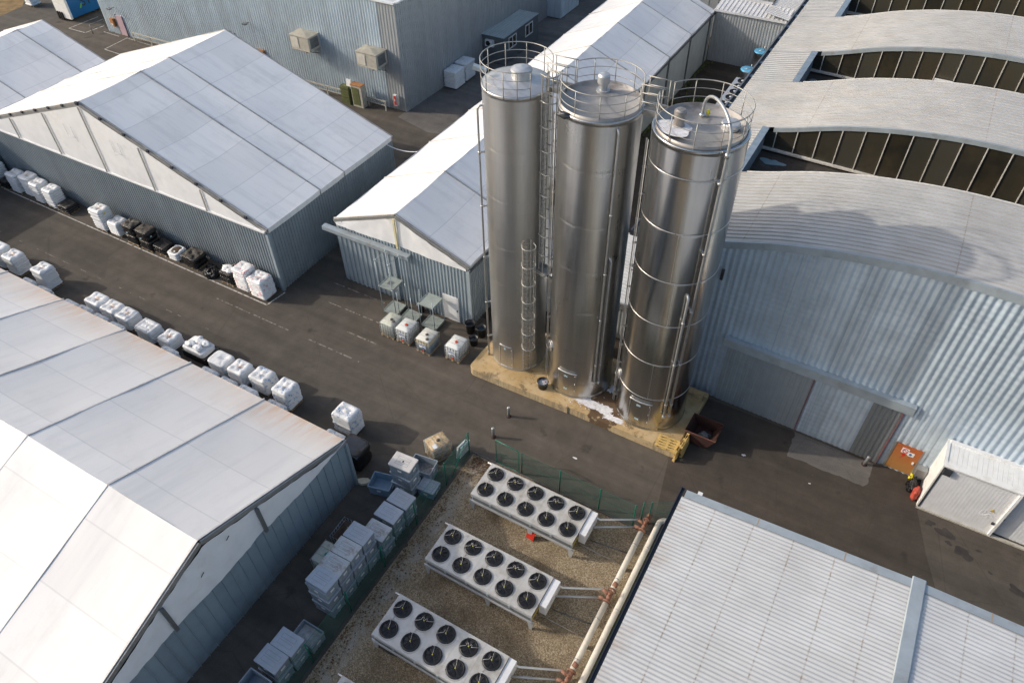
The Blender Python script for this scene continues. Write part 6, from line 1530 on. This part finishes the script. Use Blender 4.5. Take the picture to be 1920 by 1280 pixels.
# ------------------------------------------------------------------ green fence
def fence(name, label, a, b_, h, posts, group='green mesh fence', z=.02, rails=True, frame=False):
    a = Vector((*a, 0)); b_ = Vector((*b_, 0)); L = (b_ - a).length; d = (b_ - a) / L
    t = thing(name, label, 'fence' if not frame else 'gate', ((a.x + b_.x) / 2, (a.y + b_.y) / 2, 0), 0, group); w = MB(); p = .085; hh = h - .06
    n = int(L / p); wd = .003; nrm = Vector((-d.y, d.x, 0))
    def wire(P, Q, ww):
        w.bar(P, Q, ww, ww, up=nrm)
    k = -int(hh / p)
    while k * p < L:
        for s_ in (1, -1):
            u0, u1 = k * p, k * p + hh
            z0, z1 = z, z + hh
            if u0 < 0: z0 += -u0; u0 = 0
            if u1 > L: z1 -= (u1 - L); u1 = L
            if u1 > u0:
                if s_ > 0: wire(a + d * u0 + Vector((0, 0, z0)), a + d * u1 + Vector((0, 0, z1)), wd)
                else: wire(a + d * (L - u0) + Vector((0, 0, z0)), a + d * (L - u1) + Vector((0, 0, z1)), wd)
        k += 1
    for zz in (z, z + hh * .5, z + hh): wire(a + Vector((0, 0, zz)), b_ + Vector((0, 0, zz)), .012)
    w.build('wire_mesh', M['green_wire'], t)
    for u in posts:
        P = a + d * u; m = MB(); m.lathe([(.034, 0), (.034, h), (.02, h + .02), (.005, h + .025)], (P.x, P.y), 10); m.build('post', M['green'], t)
    if frame:
        m = MB(); m.tube([a + Vector((0, 0, .08)), a + Vector((0, 0, h)), b_ + Vector((0, 0, h)), b_ + Vector((0, 0, .08))], .026, 8, True); m.build('frame', M['green'], t)
    return t
fence('mesh_fence', 'green mesh fence running down beside the grey plastic boxes', (-14.42, 19.75), (-14.45, 3.0), 1.95, [.05, 2.35, 5.1, 7.8, 10.4, 13.1, 15.8])
fence('mesh_fence', 'green mesh fence between the road and the dry coolers', (-11.3, 19.95), (-4.72, 19.95), 1.9, [.05, 2.33, 4.6, 6.5])
fence('mesh_fence', 'short green mesh fence from the triple post to the low hall corner', (-4.55, 20.25), (-2.7, 21.4), 1.9, [.05, .45])
fence('fence_gate', 'green framed gate leaf standing in the fence by the dry cooler', (-12.85, 19.98), (-11.42, 19.93), 1.95, [], frame=True)
t = thing('fence_brace', 'slanting green brace at the upper end of the box-side fence', 'brace', (-14.4, 19.0, 0)); b = MB(); b.tube([(-14.42, 19.7, 1.85), (-14.40, 17.9, .05)], .025, 8); b.build('tube', M['green'], t)
t = thing('kerb', 'thin concrete kerb edging the gravel bed along the fence', 'kerb', (-12, 19.9, 0)); b = MB(); b.box(-14.3, -4.2, 19.84, 19.9, 0, .10); b.box(-4.42, -4.36, 3, 19.84, 0, .12); b.build('edge', M['concrete_floor'], t)
t = thing('hanging_cable', 'white cable sagging between the wide hall and the narrow hall', 'cable', (-31.8, 38.4, 0)); b = MB(); b.tube([(-32.95 + 2.9 * k / 12, 38.0 + .6 * k / 12, 4.75 - 1.2 * (k / 12) * (1 - k / 12)) for k in range(13)], .035, 6); b.build('cable', M['white_paint'], t)
# litter
lit = [((-17.3, 16.9), 'white'), ((2.4, 26.9), 'pale2'), ((-1.2, 27.0), 'white'), ((-9.2, 22.3), 'pale')]
for k, ((x, y), c) in enumerate(lit):
    t = thing('litter_scrap', ('crumpled white scrap on the dark ground by the plastic boxes', 'pale scrap of paper on the dark road near the sliding doors', 'small white scrap on the road before the concrete apron', 'flattened pale scrap on the road above the coolers')[k], 'litter', (x, y, .012)); b = MB(); poly(b, ragged(0, 0, .12 if k != 1 else .06, .07 if k != 1 else .035, 9, .4, k), 0); b.v = [(vx, vy, .02 * abs(math.sin(9 * vx + k))) for vx, vy, vz in b.v]; b.build('scrap', M['powder'] if c != 'red' else M['red_cap'], t, off=1)

# ------------------------------------------------------------------ camera, sun and sky
cam = bpy.data.cameras.new('camera'); co = bpy.data.objects.new('camera', cam); COL.objects.link(co); SC.camera = co
PITCH, ROLL, YAW, FPX = 0.784453, -0.016943, 0.531212, 1369.288
c_, s_ = math.cos(PITCH), math.sin(PITCH)
fw = Vector((0, c_, -s_)); rt = Vector((1, 0, 0)); up = Vector((0, s_, c_))
cr, sr = math.cos(ROLL), math.sin(ROLL); rt, up = rt * cr + up * sr, up * cr - rt * sr
Zr = Matrix.Rotation(YAW, 3, 'Z'); fw, rt, up = Zr @ fw, Zr @ rt, Zr @ up
co.matrix_world = Matrix(((rt.x, up.x, -fw.x, 0), (rt.y, up.y, -fw.y, 0), (rt.z, up.z, -fw.z, 33.0), (0, 0, 0, 1)))
cam.sensor_fit = 'HORIZONTAL'; cam.sensor_width = 36; cam.lens = FPX / 1920 * 36; cam.clip_start = .5; cam.clip_end = 2000
SUN_EL, SUN_AZ = 26.3, 21.7
d = Vector((math.cos(R(SUN_AZ)) * math.cos(R(SUN_EL)), math.sin(R(SUN_AZ)) * math.cos(R(SUN_EL)), -math.sin(R(SUN_EL))))
sl = bpy.data.lights.new('sun', 'SUN'); sl.energy = 2.1; sl.angle = R(.9); sl.color = (1.0, .92, .81)
so_ = bpy.data.objects.new('sun', sl); COL.objects.link(so_); so_.rotation_euler = d.to_track_quat('-Z', 'Y').to_euler(); so_.location = (-60, -30, 60)
w = bpy.data.worlds.new('World'); SC.world = w; w.use_nodes = True; nt = w.node_tree
sky = nt.nodes.new('ShaderNodeTexSky'); sky.sky_type = 'NISHITA'; sky.sun_disc = False; sky.sun_elevation = R(SUN_EL); sky.sun_rotation = R(270 - SUN_AZ)
sky.air_density = 1.0; sky.dust_density = 3.0; sky.ozone_density = .6
nt.links.new(sky.outputs[0], nt.nodes['Background'].inputs[0]); nt.nodes['Background'].inputs[1].default_value = .15
vs_ = SC.view_settings; vs_.view_transform = 'Standard'; vs_.look = 'None'; vs_.exposure = 0.5; vs_.gamma = 1.0
SC.render.engine = 'CYCLES'
SC.cycles.max_bounces = 6; SC.cycles.diffuse_bounces = 3; SC.cycles.glossy_bounces = 3
